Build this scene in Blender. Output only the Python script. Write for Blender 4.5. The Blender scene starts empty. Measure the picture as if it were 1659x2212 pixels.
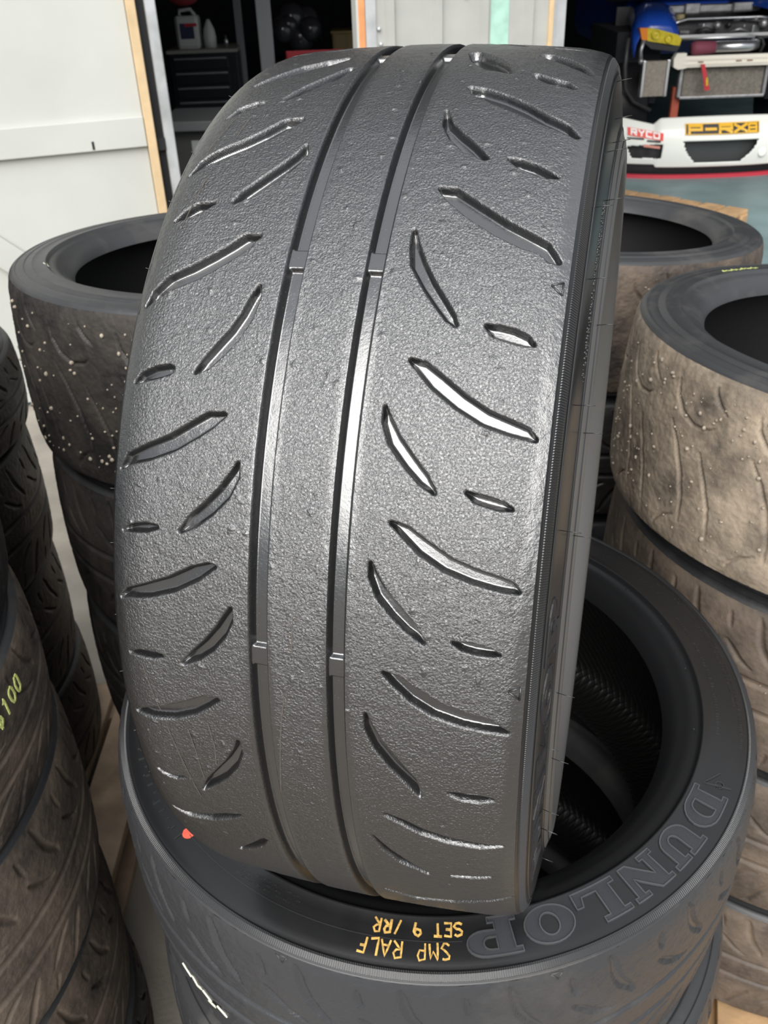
import bpy, bmesh, math, random
import numpy as np
from mathutils import Vector, Matrix

random.seed(7); rng = np.random.default_rng(7)
PI = math.pi
scene = bpy.context.scene
col = scene.collection

# ------------------------------------------------------------------ camera
cam_data = bpy.data.cameras.new('camera')
cam = bpy.data.objects.new('camera', cam_data); col.objects.link(cam)
cam_data.sensor_fit = 'VERTICAL'; cam_data.sensor_height = 36.0
cam_data.lens = 1934.26 / 2212 * 36.0
cam_data.clip_start = 0.02; cam_data.clip_end = 200
CR = ((0.99930485, 0.03728021, 0.0), (-0.02002073, 0.53666053, -0.84356069), (-0.03144812, 0.84297429, 0.53703385))
cam.matrix_world = Matrix(((CR[0][0], CR[0][1], CR[0][2], -0.04225), (CR[1][0], CR[1][1], CR[1][2], -0.67907),
                           (CR[2][0], CR[2][1], CR[2][2], 0.63073), (0, 0, 0, 1)))
cam_data.dof.use_dof = True; cam_data.dof.focus_distance = 0.44; cam_data.dof.aperture_fstop = 26
scene.camera = cam

# ------------------------------------------------------------------ sky and sun (overcast daylight)
world = bpy.data.worlds.new('overcast_sky'); scene.world = world; world.use_nodes = True
wn = world.node_tree.nodes; wl = world.node_tree.links
bg = wn['Background']; bg.inputs['Strength'].default_value = 1.0
tc = wn.new('ShaderNodeTexCoord'); sx = wn.new('ShaderNodeSeparateXYZ'); cr = wn.new('ShaderNodeValToRGB')
wl.new(tc.outputs['Generated'], sx.inputs[0]); wl.new(sx.outputs['Z'], cr.inputs[0]); wl.new(cr.outputs[0], bg.inputs['Color'])
cr.color_ramp.elements[0].position = 0.0; cr.color_ramp.elements[0].color = (0.40, 0.43, 0.46, 1)
cr.color_ramp.elements[1].position = 0.9; cr.color_ramp.elements[1].color = (0.92, 0.96, 1.02, 1)
sun_data = bpy.data.lights.new('sun', 'SUN'); sun_data.energy = 4.6; sun_data.angle = math.radians(60); sun_data.color = (1.0, 0.975, 0.94)
sun = bpy.data.objects.new('sun', sun_data); col.objects.link(sun)
sun.rotation_euler = Vector((0.168, 0.75, -0.64)).to_track_quat('-Z', 'Y').to_euler()   # thin-cloud sun behind the camera
scene.view_settings.view_transform = 'Standard'; scene.view_settings.look = 'None'
scene.view_settings.exposure = 0.3; scene.view_settings.gamma = 1.0
scene.view_settings.use_curve_mapping = False

# ------------------------------------------------------------------ helpers
def link(o, parent=None):
    col.objects.link(o)
    if parent: o.parent = parent
    return o
def tag(o, label=None, cat=None, group=None, kind=None):
    if label: o['label'] = label
    if cat: o['category'] = cat
    if group: o['group'] = group
    if kind: o['kind'] = kind
    return o
def empty(name, loc=(0, 0, 0), rot=None):
    o = bpy.data.objects.new(name, None); col.objects.link(o); o.empty_display_size = 0.1
    o.location = loc
    if rot is not None: o.rotation_euler = rot
    return o
def copy_tree(o, parent=None):
    c = o.copy(); col.objects.link(c)
    if parent: c.parent = parent
    for ch in list(o.children): copy_tree(ch, c)
    return c
def np_mesh(name, V, F, mat=None, smooth=True):
    """quads or tris from numpy arrays"""
    me = bpy.data.meshes.new(name)
    V = np.asarray(V, np.float32); F = np.asarray(F, np.int32); k = F.shape[1]
    me.vertices.add(len(V)); me.vertices.foreach_set('co', V.ravel())
    me.loops.add(F.size); me.loops.foreach_set('vertex_index', F.ravel())
    me.polygons.add(len(F)); me.polygons.foreach_set('loop_start', np.arange(len(F), dtype=np.int32) * k)
    me.polygons.foreach_set('loop_total', np.full(len(F), k, np.int32))
    me.polygons.foreach_set('use_smooth', np.full(len(F), smooth, bool))
    me.update(calc_edges=True)
    if mat: me.materials.append(mat)
    return me
class MB:
    def __init__(s): s.v = []; s.f = []; s.sm = []
    def add(s, vs, fs, smooth=False):
        b = len(s.v); s.v += [tuple(map(float, q)) for q in vs]; s.f += [tuple(b + i for i in f) for f in fs]; s.sm += [smooth] * len(fs); return s
    def box(s, c, d, rz=0, M=None, bev=0.0):
        x, y, z = d[0] / 2, d[1] / 2, d[2] / 2
        vs = []
        if bev <= 0:
            vs = [(sx * x, sy * y, sz * z) for sz in (-1, 1) for sx, sy in ((-1, -1), (1, -1), (1, 1), (-1, 1))]
            fs = [(3, 2, 1, 0), (4, 5, 6, 7), (0, 1, 5, 4), (1, 2, 6, 5), (2, 3, 7, 6), (3, 0, 4, 7)]
        else:
            b = min(bev, x * .9, y * .9, z * .9)
            loop = [(-x + b, -y), (x - b, -y), (x, -y + b), (x, y - b), (x - b, y), (-x + b, y), (-x, y - b), (-x, -y + b)]
            inn = [(-x + b, -y + b * .4), (x - b, -y + b * .4), (x - b * .4, -y + b), (x - b * .4, y - b), (x - b, y - b * .4), (-x + b, y - b * .4), (-x + b * .4, y - b), (-x + b * .4, -y + b)]
            vs = [(*q, -z) for q in inn] + [(*q, -z + b) for q in loop] + [(*q, z - b) for q in loop] + [(*q, z) for q in inn]
            fs = [tuple(range(7, -1, -1)), tuple(range(24, 32))]
            for k in range(3):
                for i in range(8): fs.append((k * 8 + i, k * 8 + (i + 1) % 8, k * 8 + 8 + (i + 1) % 8, k * 8 + 8 + i))
        R = M if M is not None else Matrix.Rotation(rz, 3, 'Z')
        c = Vector(c)
        return s.add([c + R @ Vector(v) for v in vs], fs)
    def tube(s, pts, r, n=10, caps=True):
        P = [Vector(p) for p in pts]; rs = r if isinstance(r, (list, tuple)) else [r] * len(P)
        rings = []; up = None
        for i, p in enumerate(P):
            t = (P[min(i + 1, len(P) - 1)] - P[max(i - 1, 0)]).normalized()
            if up is None:
                up = t.cross(Vector((0, 0, 1)))
                if up.length < 1e-4: up = Vector((1, 0, 0))
            a = (up - t * up.dot(t)).normalized(); b = t.cross(a); up = a
            rings.append([p + rs[i] * (math.cos(2 * PI * k / n) * a + math.sin(2 * PI * k / n) * b) for k in range(n)])
        vs = [q for ring in rings for q in ring]; fs = []
        for i in range(len(P) - 1):
            for k in range(n): fs.append((i * n + k, i * n + (k + 1) % n, (i + 1) * n + (k + 1) % n, (i + 1) * n + k))
        if caps: fs += [tuple(range(n - 1, -1, -1)), tuple((len(P) - 1) * n + k for k in range(n))]
        return s.add(vs, fs, True)
    def lathe(s, prof, c=(0, 0, 0), n=32, M=None, a0=0, a1=2 * PI):
        full = abs(a1 - a0 - 2 * PI) < 1e-6; m = n if full else n + 1
        R = M if M is not None else Matrix.Identity(3); c = Vector(c); vs = []
        for i in range(m):
            a = a0 + (a1 - a0) * i / n
            for r, z in prof: vs.append(c + R @ Vector((r * math.cos(a), r * math.sin(a), z)))
        k = len(prof); fs = []
        for i in range(n):
            j = (i + 1) % m
            for q in range(k - 1): fs.append((i * k + q, j * k + q, j * k + q + 1, i * k + q + 1))
        return s.add(vs, fs, True)
    def prism(s, poly, z0, z1, M=None, c=(0, 0, 0), smooth=False):
        R = M if M is not None else Matrix.Identity(3); c = Vector(c); n = len(poly)
        vs = [c + R @ Vector((x, y, z0)) for x, y in poly] + [c + R @ Vector((x, y, z1)) for x, y in poly]
        fs = [tuple(range(n - 1, -1, -1)), tuple(range(n, 2 * n))] + [(i, (i + 1) % n, n + (i + 1) % n, n + i) for i in range(n)]
        return s.add(vs, fs, smooth)
    def sphere(s, c, r, n=8, m=6, sc=(1, 1, 1)):
        vs = [(c[0], c[1], c[2] + r * sc[2])]; fs = []
        for i in range(1, m):
            a = PI * i / m
            for k in range(n):
                b = 2 * PI * k / n
                vs.append((c[0] + r * sc[0] * math.sin(a) * math.cos(b), c[1] + r * sc[1] * math.sin(a) * math.sin(b), c[2] + r * sc[2] * math.cos(a)))
        vs.append((c[0], c[1], c[2] - r * sc[2])); L = len(vs) - 1
        for k in range(n): fs.append((0, 1 + k, 1 + (k + 1) % n))
        for i in range(m - 2):
            for k in range(n): fs.append((1 + i * n + k, 1 + (i + 1) * n + k, 1 + (i + 1) * n + (k + 1) % n, 1 + i * n + (k + 1) % n))
        for k in range(n): fs.append((L, 1 + (m - 2) * n + (k + 1) % n, 1 + (m - 2) * n + k))
        return s.add(vs, fs, True)
    def mesh(s, name, mat=None):
        me = bpy.data.meshes.new(name); me.from_pydata(s.v, [], s.f); me.polygons.foreach_set('use_smooth', s.sm); me.update()
        if mat: me.materials.append(mat)
        return me
    def build(s, name, mat=None, parent=None):
        return link(bpy.data.objects.new(name, s.mesh(name, mat)), parent)
def obj(name, me, parent=None): return link(bpy.data.objects.new(name, me), parent)

# ------------------------------------------------------------------ materials
def new_mat(name):
    m = bpy.data.materials.new(name); m.use_nodes = True
    return m, m.node_tree.nodes, m.node_tree.links, m.node_tree.nodes['Principled BSDF']
def plain(name, c, rough=0.5, metal=0.0, bump=0.0, bscale=60, var=0.0, vscale=6, spec=None, coat=0.0):
    m, n, l, p = new_mat(name)
    p.inputs['Base Color'].default_value = (*c, 1); p.inputs['Roughness'].default_value = rough; p.inputs['Metallic'].default_value = metal
    if spec is not None: p.inputs['Specular IOR Level'].default_value = spec
    if coat: p.inputs['Coat Weight'].default_value = coat; p.inputs['Coat Roughness'].default_value = 0.08
    t = n.new('ShaderNodeTexCoord')
    if var > 0:
        no = n.new('ShaderNodeTexNoise'); no.inputs['Scale'].default_value = vscale; no.inputs['Detail'].default_value = 6
        l.new(t.outputs['Object'], no.inputs['Vector'])
        r = n.new('ShaderNodeValToRGB'); l.new(no.outputs['Fac'], r.inputs[0])
        r.color_ramp.elements[0].position = 0.3; r.color_ramp.elements[1].position = 0.72
        r.color_ramp.elements[0].color = (*[max(0, q * (1 - var)) for q in c], 1); r.color_ramp.elements[1].color = (*[min(1, q * (1 + var * .6)) for q in c], 1)
        l.new(r.outputs[0], p.inputs['Base Color'])
    if bump > 0:
        no = n.new('ShaderNodeTexNoise'); no.inputs['Scale'].default_value = bscale; no.inputs['Detail'].default_value = 4
        l.new(t.outputs['Object'], no.inputs['Vector'])
        b = n.new('ShaderNodeBump'); b.inputs['Strength'].default_value = bump; b.inputs['Distance'].default_value = 0.003
        l.new(no.outputs['Fac'], b.inputs['Height']); l.new(b.outputs[0], p.inputs['Normal'])
    return m
def rubber(name, base=(0.018, 0.0185, 0.020), rough=0.42, grain=0.0, gscale=700, gdist=0.0006, dust=0.0, dustcol=(0.13, 0.10, 0.075), dscale=9,
           speck=0.0, spec=0.5, wob=0.0, ior=1.5, attr=False, rough2=0.16):
    m, n, l, p = new_mat(name)
    p.inputs['Specular IOR Level'].default_value = spec; p.inputs['IOR'].default_value = ior
    t = n.new('ShaderNodeTexCoord')
    at = None
    if attr: at = n.new('ShaderNodeAttribute'); at.attribute_name = 'smoothness'
    rgb = n.new('ShaderNodeRGB'); rgb.outputs[0].default_value = (*base, 1); cur = rgb.outputs[0]
    rsock = None
    if dust > 0:
        no = n.new('ShaderNodeTexNoise'); no.inputs['Scale'].default_value = dscale; no.inputs['Detail'].default_value = 9; no.inputs['Roughness'].default_value = 0.68
        l.new(t.outputs['Object'], no.inputs['Vector'])
        r = n.new('ShaderNodeMapRange'); r.inputs[1].default_value = 0.62 - 0.35 * dust; r.inputs[2].default_value = 0.82 - 0.22 * dust
        r.inputs[3].default_value = 0.06 * dust; r.inputs[4].default_value = min(1, 0.25 + dust)
        l.new(no.outputs['Fac'], r.inputs[0])
        mx = n.new('ShaderNodeMixRGB'); l.new(r.outputs[0], mx.inputs[0]); l.new(cur, mx.inputs[1]); mx.inputs[2].default_value = (*dustcol, 1)
        cur = mx.outputs[0]
        rr = n.new('ShaderNodeMapRange'); rr.inputs[3].default_value = rough; rr.inputs[4].default_value = 0.8; l.new(r.outputs[0], rr.inputs[0]); rsock = rr.outputs[0]
    if speck > 0:
        vo = n.new('ShaderNodeTexVoronoi'); vo.inputs['Scale'].default_value = 420; l.new(t.outputs['Object'], vo.inputs['Vector'])
        r2 = n.new('ShaderNodeMapRange'); r2.inputs[1].default_value = 0.10 * speck + 0.02; r2.inputs[2].default_value = 0.0; r2.inputs[3].default_value = 0; r2.inputs[4].default_value = 1
        l.new(vo.outputs['Distance'], r2.inputs[0])
        mx = n.new('ShaderNodeMixRGB'); l.new(r2.outputs[0], mx.inputs[0]); l.new(cur, mx.inputs[1]); mx.inputs[2].default_value = (0.34, 0.30, 0.25, 1); cur = mx.outputs[0]
    l.new(cur, p.inputs['Base Color'])
    if at:
        ra = n.new('ShaderNodeMapRange'); ra.inputs[1].default_value = 0.78; ra.inputs[3].default_value = rough; ra.inputs[4].default_value = rough2
        if rsock: l.new(rsock, ra.inputs[3])
        l.new(at.outputs['Fac'], ra.inputs[0]); l.new(ra.outputs[0], p.inputs['Roughness'])
    elif rsock: l.new(rsock, p.inputs['Roughness'])
    else: p.inputs['Roughness'].default_value = rough
    nrm = None
    if wob > 0:
        no = n.new('ShaderNodeTexNoise'); no.inputs['Scale'].default_value = 90; no.inputs['Detail'].default_value = 3; l.new(t.outputs['Object'], no.inputs['Vector'])
        b = n.new('ShaderNodeBump'); b.inputs['Strength'].default_value = wob; b.inputs['Distance'].default_value = 0.002
        l.new(no.outputs['Fac'], b.inputs['Height']); nrm = b.outputs[0]
    if grain > 0:
        no = n.new('ShaderNodeTexNoise'); no.inputs['Scale'].default_value = gscale; no.inputs['Detail'].default_value = 3.5; no.inputs['Roughness'].default_value = 0.6
        no.inputs['Distortion'].default_value = 0.6
        l.new(t.outputs['Object'], no.inputs['Vector'])
        b = n.new('ShaderNodeBump'); b.inputs['Strength'].default_value = grain; b.inputs['Distance'].default_value = gdist
        l.new(no.outputs['Fac'], b.inputs['Height'])
        if at:
            ga = n.new('ShaderNodeMapRange'); ga.inputs[3].default_value = grain; ga.inputs[4].default_value = grain * 0.14
            l.new(at.outputs['Fac'], ga.inputs[0]); l.new(ga.outputs[0], b.inputs['Strength'])
        if nrm: l.new(nrm, b.inputs['Normal'])
        nrm = b.outputs[0]
    if nrm: l.new(nrm, p.inputs['Normal'])
    return m
M_tread = rubber('worn_tread_rubber', base=(0.008, 0.0082, 0.0088), rough=0.27, grain=1.0, gscale=760, gdist=0.00075, speck=0.5, spec=1.0, wob=0.12, attr=True, rough2=0.20, ior=1.72)
M_side = rubber('sidewall_rubber', base=(0.009, 0.0093, 0.010), rough=0.30, grain=0.10, gscale=500, gdist=0.0004, spec=0.42)
M_band = rubber('serrated_rubber', base=(0.014, 0.0145, 0.0155), rough=0.30, spec=0.8)
M_letter = rubber('letter_rubber', base=(0.014, 0.0145, 0.017), rough=0.5, spec=0.35)
M_liner = rubber('liner_rubber', base=(0.008, 0.0078, 0.0075), rough=0.45, grain=0.3, gscale=160, gdist=0.002)
M_tread_grey = rubber('dusty_tread_rubber', base=(0.032, 0.034, 0.038), rough=0.36, grain=0.9, gscale=480, gdist=0.0005, dust=0.16, dustcol=(0.10, 0.09, 0.08), speck=0.3, attr=True, rough2=0.3)
M_tread_brown = rubber('muddy_tread_rubber', base=(0.030, 0.026, 0.0235), rough=0.5, grain=0.8, gscale=320, gdist=0.0007, dust=0.75, dustcol=(0.125, 0.093, 0.068), dscale=14, speck=0.4, attr=True, rough2=0.4)
M_tread_dark = rubber('old_tread_rubber', base=(0.016, 0.0152, 0.015), rough=0.42, grain=0.6, gscale=380, gdist=0.0006, dust=0.5, dustcol=(0.065, 0.050, 0.040), speck=0.2, attr=True, rough2=0.35)
M_side_dusty = rubber('dusty_sidewall_rubber', base=(0.028, 0.029, 0.031), rough=0.40, grain=0.2, gscale=300, gdist=0.0005, dust=0.35, dustcol=(0.085, 0.078, 0.07))
M_tread_mud = rubber('mud_caked_tread_rubber', base=(0.075, 0.064, 0.053), rough=0.6, grain=0.8, gscale=320, gdist=0.0007, dust=0.85, dustcol=(0.36, 0.29, 0.215), dscale=16, speck=0.45, attr=True, rough2=0.5)
M_tread_shade = rubber('shade_toned_tread_rubber', base=(0.012, 0.011, 0.0105), rough=0.5, grain=0.8, gscale=320, gdist=0.0007, dust=0.7, dustcol=(0.042, 0.034, 0.027), dscale=14, speck=0.4, attr=True, rough2=0.4)  # darker copy of the muddy tread, shadow put into the colour
M_tread_tan = rubber('tan_dusty_tread_rubber', base=(0.040, 0.034, 0.030), rough=0.55, grain=0.8, gscale=320, gdist=0.0007, dust=0.8, dustcol=(0.155, 0.118, 0.088), dscale=12, speck=0.4, attr=True, rough2=0.4)
M_liner_plain = rubber('smooth_liner_rubber', base=(0.009, 0.009, 0.0095), rough=0.5, grain=0.2, gscale=120, gdist=0.001)
M_outline = rubber('glint_toned_letter_edge_rubber', base=(0.045, 0.046, 0.050), rough=0.32, spec=0.7)  # lighter base paints in the light caught by the raised letter outlines
M_scuff = plain('dry_dust_scuff', (0.075, 0.063, 0.052), 0.9, var=0.3, vscale=300)
M_flange = rubber('light_grey_rim_flange_rubber', base=(0.085, 0.084, 0.081), rough=0.42, grain=0.1, gscale=300, gdist=0.0004, dust=0.2, dustcol=(0.12, 0.11, 0.10))  # lighter grey than the sidewall rubber, with a little dust
_nt = M_liner.node_tree; _N = _nt.nodes; _L = _nt.links                      # criss-cross bladder print on the liner
_tc = _N.new('ShaderNodeTexCoord'); _sp = _N.new('ShaderNodeSeparateXYZ'); _L.new(_tc.outputs['Object'], _sp.inputs[0])
def _m(op, a, b=None):
    q = _N.new('ShaderNodeMath'); q.operation = op
    for k, v in enumerate((a, b)):
        if v is None: continue
        if isinstance(v, (int, float)): q.inputs[k].default_value = v
        else: _L.new(v, q.inputs[k])
    return q.outputs[0]
_ph = _m('MULTIPLY', _m('ARCTAN2', _sp.outputs['Y'], _sp.outputs['X']), 0.30)
_h = _m('ADD', _m('POWER', _m('ABSOLUTE', _m('SINE', _m('MULTIPLY', _m('ADD', _ph, _sp.outputs['Z']), 300.0))), 6.0), _m('POWER', _m('ABSOLUTE', _m('SINE', _m('MULTIPLY', _m('SUBTRACT', _ph, _sp.outputs['Z']), 300.0))), 6.0))
_bp = _N.new('ShaderNodeBump'); _bp.inputs['Strength'].default_value = 0.6; _bp.inputs['Distance'].default_value = 0.0007; _L.new(_h, _bp.inputs['Height']); _L.new(_bp.outputs[0], _N['Principled BSDF'].inputs['Normal'])
SLOTS = [
 [[77.5,476.5,8.3],[88.3,466.4,9.5],[98.0,455.6,7.9],[104.2,448.4,2.8]],
 [[34.4,475.7,8.0],[41.9,461.4,16.2],[50.9,448.6,15.5],[60.0,439.4,3.8]],
 [[75.6,436.3,3.7],[84.8,429.1,7.0],[91.5,426.7,6.8],[96.9,423.2,2.6]],
 [[42.3,414.8,3.0],[48.7,410.1,9.5],[61.0,402.4,11.4],[73.9,393.9,10.5],[85.6,385.3,8.3],[96.8,379.0,7.2],[103.8,373.5,2.7]],
 [[33.6,387.9,1.3],[36.4,376.0,4.7],[42.9,366.0,7.2],[51.5,356.9,7.5],[60.4,349.7,2.8]],
 [[73.2,349.6,1.2],[78.7,347.0,4.8],[85.8,344.0,5.9],[92.8,340.6,4.6],[97.9,339.4,1.2]],
 [[42.1,326.1,2.1],[48.7,322.6,8.0],[60.2,313.7,9.6],[75.6,303.7,9.5],[88.5,297.4,8.9],[96.9,294.4,6.8],[101.4,289.6,5.3],[104.8,287.6,1.8]],
 [[33.4,298.4,1.3],[34.8,290.6,3.7],[38.2,280.3,6.5],[44.8,269.7,6.0],[51.9,260.4,5.6],[57.8,253.0,4.8],[61.2,249.0,1.2]],
 [[76.1,249.8,1.6],[80.7,247.6,5.8],[87.9,246.2,6.2],[94.4,244.3,4.9],[98.4,242.6,1.2]],
 [[42.6,229.7,1.6],[48.7,226.5,5.5],[55.8,220.6,7.5],[67.9,212.0,7.4],[80.4,205.2,7.0],[92.4,201.6,6.2],[99.4,199.9,5.1],[104.3,197.3,1.5]],
 [[33.1,206.1,0.8],[34.8,199.4,4.0],[39.5,190.3,6.0],[47.8,180.7,5.9],[54.9,173.5,5.1],[60.6,167.8,1.2]],
 [[75.8,169.3,0.8],[80.7,167.0,3.5],[87.0,165.7,3.9],[92.4,164.7,3.5],[97.2,163.6,0.8]],
 [[41.7,151.5,1.2],[48.4,148.2,4.9],[57.8,141.2,6.9],[69.5,134.4,6.9],[82.4,130.1,6.5],[93.5,127.7,6.1],[99.8,126.3,4.9],[103.9,124.2,1.2]],
 [[33.0,131.1,0.8],[34.6,124.7,3.8],[39.3,116.1,5.6],[47.1,107.7,6.1],[54.0,100.9,5.2],[60.9,93.9,1.1]],
 [[75.3,95.7,0.9],[80.2,94.1,3.5],[86.6,93.6,4.8],[93.0,92.6,3.5],[97.4,91.8,0.9]],
 [[42.0,74.9,1.4],[48.4,71.2,5.8],[57.8,64.0,7.8],[68.8,57.8,8.0],[82.2,53.8,7.6],[93.7,51.9,6.6],[103.7,48.1,1.2]],
 [[32.7,49.5,0.7],[34.4,40.9,4.0],[39.9,29.9,5.9],[48.5,17.7,6.3],[55.4,9.4,5.8],[60.5,-1.1,1.2]],
 [[76.4,3.4,1.3],[83.3,2.1,4.6],[90.3,2.0,5.2],[98.0,2.1,1.3]],
 [[41.5,-21.6,1.6],[48.7,-25.1,6.3],[61.3,-32.9,8.3],[75.9,-37.6,8.6],[90.4,-39.2,7.8],[103.9,-38.8,1.7]],
 [[32.2,-44.6,1.4],[38.9,-57.4,6.8],[47.7,-68.9,9.0],[61.5,-81.3,2.5]],
 [[75.2,-80.0,2.0],[85.9,-78.4,3.7],[97.4,-75.3,1.9]],
 [[31.1,-126.1,4.1],[50.0,-138.2,13.0],[71.8,-132.0,10.9],[108.4,-110.6,2.9]],
 [[-91.6,428.3,2.2],[-79.6,438.9,7.8],[-66.5,452.7,11.0],[-54.4,461.2,11.4],[-45.1,469.3,4.6]],
 [[-64.2,404.7,2.5],[-54.7,416.0,7.8],[-44.5,428.6,8.7],[-36.1,445.1,3.5]],
 [[-95.2,388.4,1.5],[-88.7,395.8,5.6],[-81.5,400.0,6.2],[-77.1,402.3,1.7]],
 [[-102.8,339.5,1.4],[-95.6,347.4,7.2],[-86.1,352.3,8.7],[-73.7,359.7,8.9],[-62.8,368.2,9.2],[-54.6,376.8,9.6],[-47.2,380.7,2.5]],
 [[-68.0,315.3,1.4],[-62.0,320.4,6.4],[-51.8,330.9,7.2],[-43.3,340.8,7.3],[-38.1,350.1,5.4],[-37.6,356.3,1.3]],
 [[-100.7,305.2,1.2],[-95.1,308.1,5.3],[-87.9,311.4,7.0],[-79.8,314.7,1.2]],
 [[-105.3,253.1,1.0],[-99.9,259.3,6.0],[-91.5,265.4,7.9],[-79.5,270.8,8.4],[-68.2,278.0,8.4],[-58.8,285.2,8.0],[-53.9,289.8,7.6],[-47.8,292.6,1.5]],
 [[-40.9,263.7,0.9],[-41.8,258.3,4.4],[-44.6,247.5,6.1],[-49.3,237.7,6.5],[-56.0,228.7,6.5],[-62.3,221.3,5.2],[-67.4,216.3,0.9]],
 [[-102.9,210.1,0.9],[-98.3,212.7,4.3],[-90.7,215.1,5.8],[-83.1,217.1,4.6],[-80.6,218.0,1.0]],
 [[-106.7,163.8,0.8],[-100.7,169.5,5.3],[-89.4,173.6,7.5],[-76.0,179.4,7.9],[-64.0,187.2,8.0],[-56.3,192.4,7.5],[-49.2,195.6,2.3],[-48.0,196.0,0.8]],
 [[-38.3,172.5,0.8],[-39.8,166.0,4.8],[-45.1,156.5,6.7],[-52.9,148.0,6.6],[-60.9,141.0,5.8],[-67.6,135.1,1.2]],
 [[-102.7,131.1,0.8],[-95.0,133.3,3.6],[-87.8,134.6,4.0],[-81.6,135.4,1.2]],
 [[-105.4,92.6,0.8],[-99.1,96.7,4.5],[-86.9,100.5,6.9],[-72.5,106.1,7.5],[-59.4,113.7,7.3],[-51.7,118.0,4.2],[-47.9,118.9,0.9]],
 [[-39.0,97.9,0.8],[-40.8,91.8,4.8],[-45.2,83.5,6.2],[-52.5,74.4,6.2],[-59.9,67.7,5.2],[-67.5,61.6,1.0]],
 [[-101.5,60.4,1.0],[-94.2,62.0,3.0],[-86.6,62.7,3.5],[-80.6,63.3,0.8]],
 [[-103.4,18.8,1.2],[-93.0,22.4,5.8],[-78.9,26.8,8.1],[-67.0,32.5,8.2],[-57.1,38.9,6.6],[-49.2,42.2,1.4]],
 [[-40.0,15.9,0.8],[-41.0,7.7,4.3],[-46.2,-3.2,6.3],[-54.6,-14.8,6.7],[-61.9,-23.4,5.1],[-69.2,-33.3,1.0]],
 [[-98.8,-26.9,1.5],[-91.5,-28.3,4.0],[-86.5,-28.4,3.4],[-80.5,-26.1,1.0]],
 [[-99.4,-69.7,2.2],[-87.9,-70.1,7.8],[-73.4,-66.2,10.5],[-58.4,-57.8,9.0],[-49.4,-52.9,1.9]],
 [[-39.1,-78.4,4.8],[-45.4,-88.7,8.6],[-54.1,-99.2,7.4],[-62.7,-108.3,2.9]]]

# ------------------------------------------------------------------ tyres
R0 = 0.32
UE = 0.1108                                     # half width of the tread
G1, G2 = -0.0237, 0.0173                        # the two circumferential grooves
def crown(u): return R0 - 0.0045 * (u / 0.1) ** 2 - 0.0025 * np.clip((np.abs(u) - 0.09) / 0.0208, 0, 1) ** 2
def worn(u): return 0.0040 * np.clip((-u - 0.085) / 0.0258, 0, 1) ** 2       # extra wear of the upright tyre's far shoulder
# profile of one side, (half width, radius), from the tread edge to the bead toe
PROF_UP = [(.1108, .3120), (.1114, .3116), (.1116, .3111), (.1119, .3109), (.1124, .3108), (.1126, .3104)]
BAND = [(.1126, .3104), (.1129, .3102), (.1158, .3060), (.1162, .3043)]
PROF_MAIN = [(.1162, .3043), (.1158, .3032), (.1163, .3020), (.1180, .297), (.1192, .289), (.1204, .280), (.1213, .272), (.1217, .2690), (.1222, .2682), (.1226, .2668),
             (.1240, .2625), (.1254, .2585), (.1262, .2555), (.1262, .2515), (.1250, .248), (.1225, .245), (.117, .240), (.108, .2352), (.098, .2310), (.094, .2292)]
PROF_FAR = [(.1108, .3080), (.1124, .3068), (.1132, .3050), (.1136, .3000), (.1134, .297), (.1112, .28), (.1110, .265), (.1108, .252), (.1095, .245), (.105, .2352), (.098, .2310), (.094, .2292)]
PROF_LIE = [(.1162, .3043), (.1156, .3034), (.1156, .3022), (.1166, .300), (.1178, .294), (.1188, .284), (.1196, .274), (.1202, .2665), (.1210, .2648), (.1212, .2636), (.1206, .2626),
            (.1180, .2614), (.1166, .2585), (.1160, .255), (.1130, .249), (.1112, .247), (.1090, .2425), (.1030, .2362), (.0985, .2330), (.0955, .2308), (.0935, .2298)]
PROF_OLD = PROF_LIE[:4] + [(.1178, .294), (.1181, .2922), (.1173, .2914), (.1173, .2908), (.1182, .2900), (.1189, .2825), (.1196, .2818), (.1191, .2810), (.1196, .274)] + PROF_LIE[7:]
INNER = [(.0935, .2298), (.0938, .2325), (.099, .240), (.1065, .256), (.1090, .276), (.1050, .296), (.092, .3055), (.060, .3085), (.030, .3092), (0, .3095)]

def slot_field(U, S, slots, wall=0.0011):
    """how deep (0..1) the curved tread slots cut at u, s (metres); slots hold (u, s, width) in mm"""
    D = np.zeros_like(U)
    for sl in slots:
        P = np.array(sl, float) / 1000.0
        mar = P[:, 2].max() / 2 + 0.003
        msk = (U > P[:, 0].min() - mar) & (U < P[:, 0].max() + mar) & (S > P[:, 1].min() - mar) & (S < P[:, 1].max() + mar)
        if not msk.any(): continue
        u = U[msk]; s = S[msk]; best = np.full(u.shape, 1.0)
        for a, b in zip(P[:-1], P[1:]):
            du, ds = b[0] - a[0], b[1] - a[1]; L = du * du + ds * ds + 1e-12
            t = np.clip(((u - a[0]) * du + (s - a[1]) * ds) / L, 0, 1)
            d = np.hypot(u - a[0] - t * du, s - a[1] - t * ds) - (a[2] + t * (b[2] - a[2])) / 2
            best = np.minimum(best, d)
        x = np.clip((wall - best) / (2 * wall), 0, 1)
        D[msk] = np.maximum(D[msk], x * x * (3 - 2 * x))
    return D
def sstep(x, a, b):
    t = np.clip((x - a) / (b - a), 0, 1); return t * t * (3 - 2 * t)
P_RL = [(42, 0, 1.5), (48.5, -3.3, 5.5), (57.8, -10.5, 7.2), (69, -17, 7.2), (82, -21.4, 6.8), (93.6, -23.7, 6), (104, -27, 1.4)]
P_RM = [(33, -20, .8), (34.6, -27, 4), (39.5, -36, 5.8), (47.8, -45, 5.9), (54.5, -52, 5), (60.6, -58, 1.2)]
P_RS = [(75.5, -56, .9), (80.5, -58, 3.6), (87, -59.3, 4.6), (93, -60.2, 3.6), (97.3, -61.3, .9)]
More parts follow.
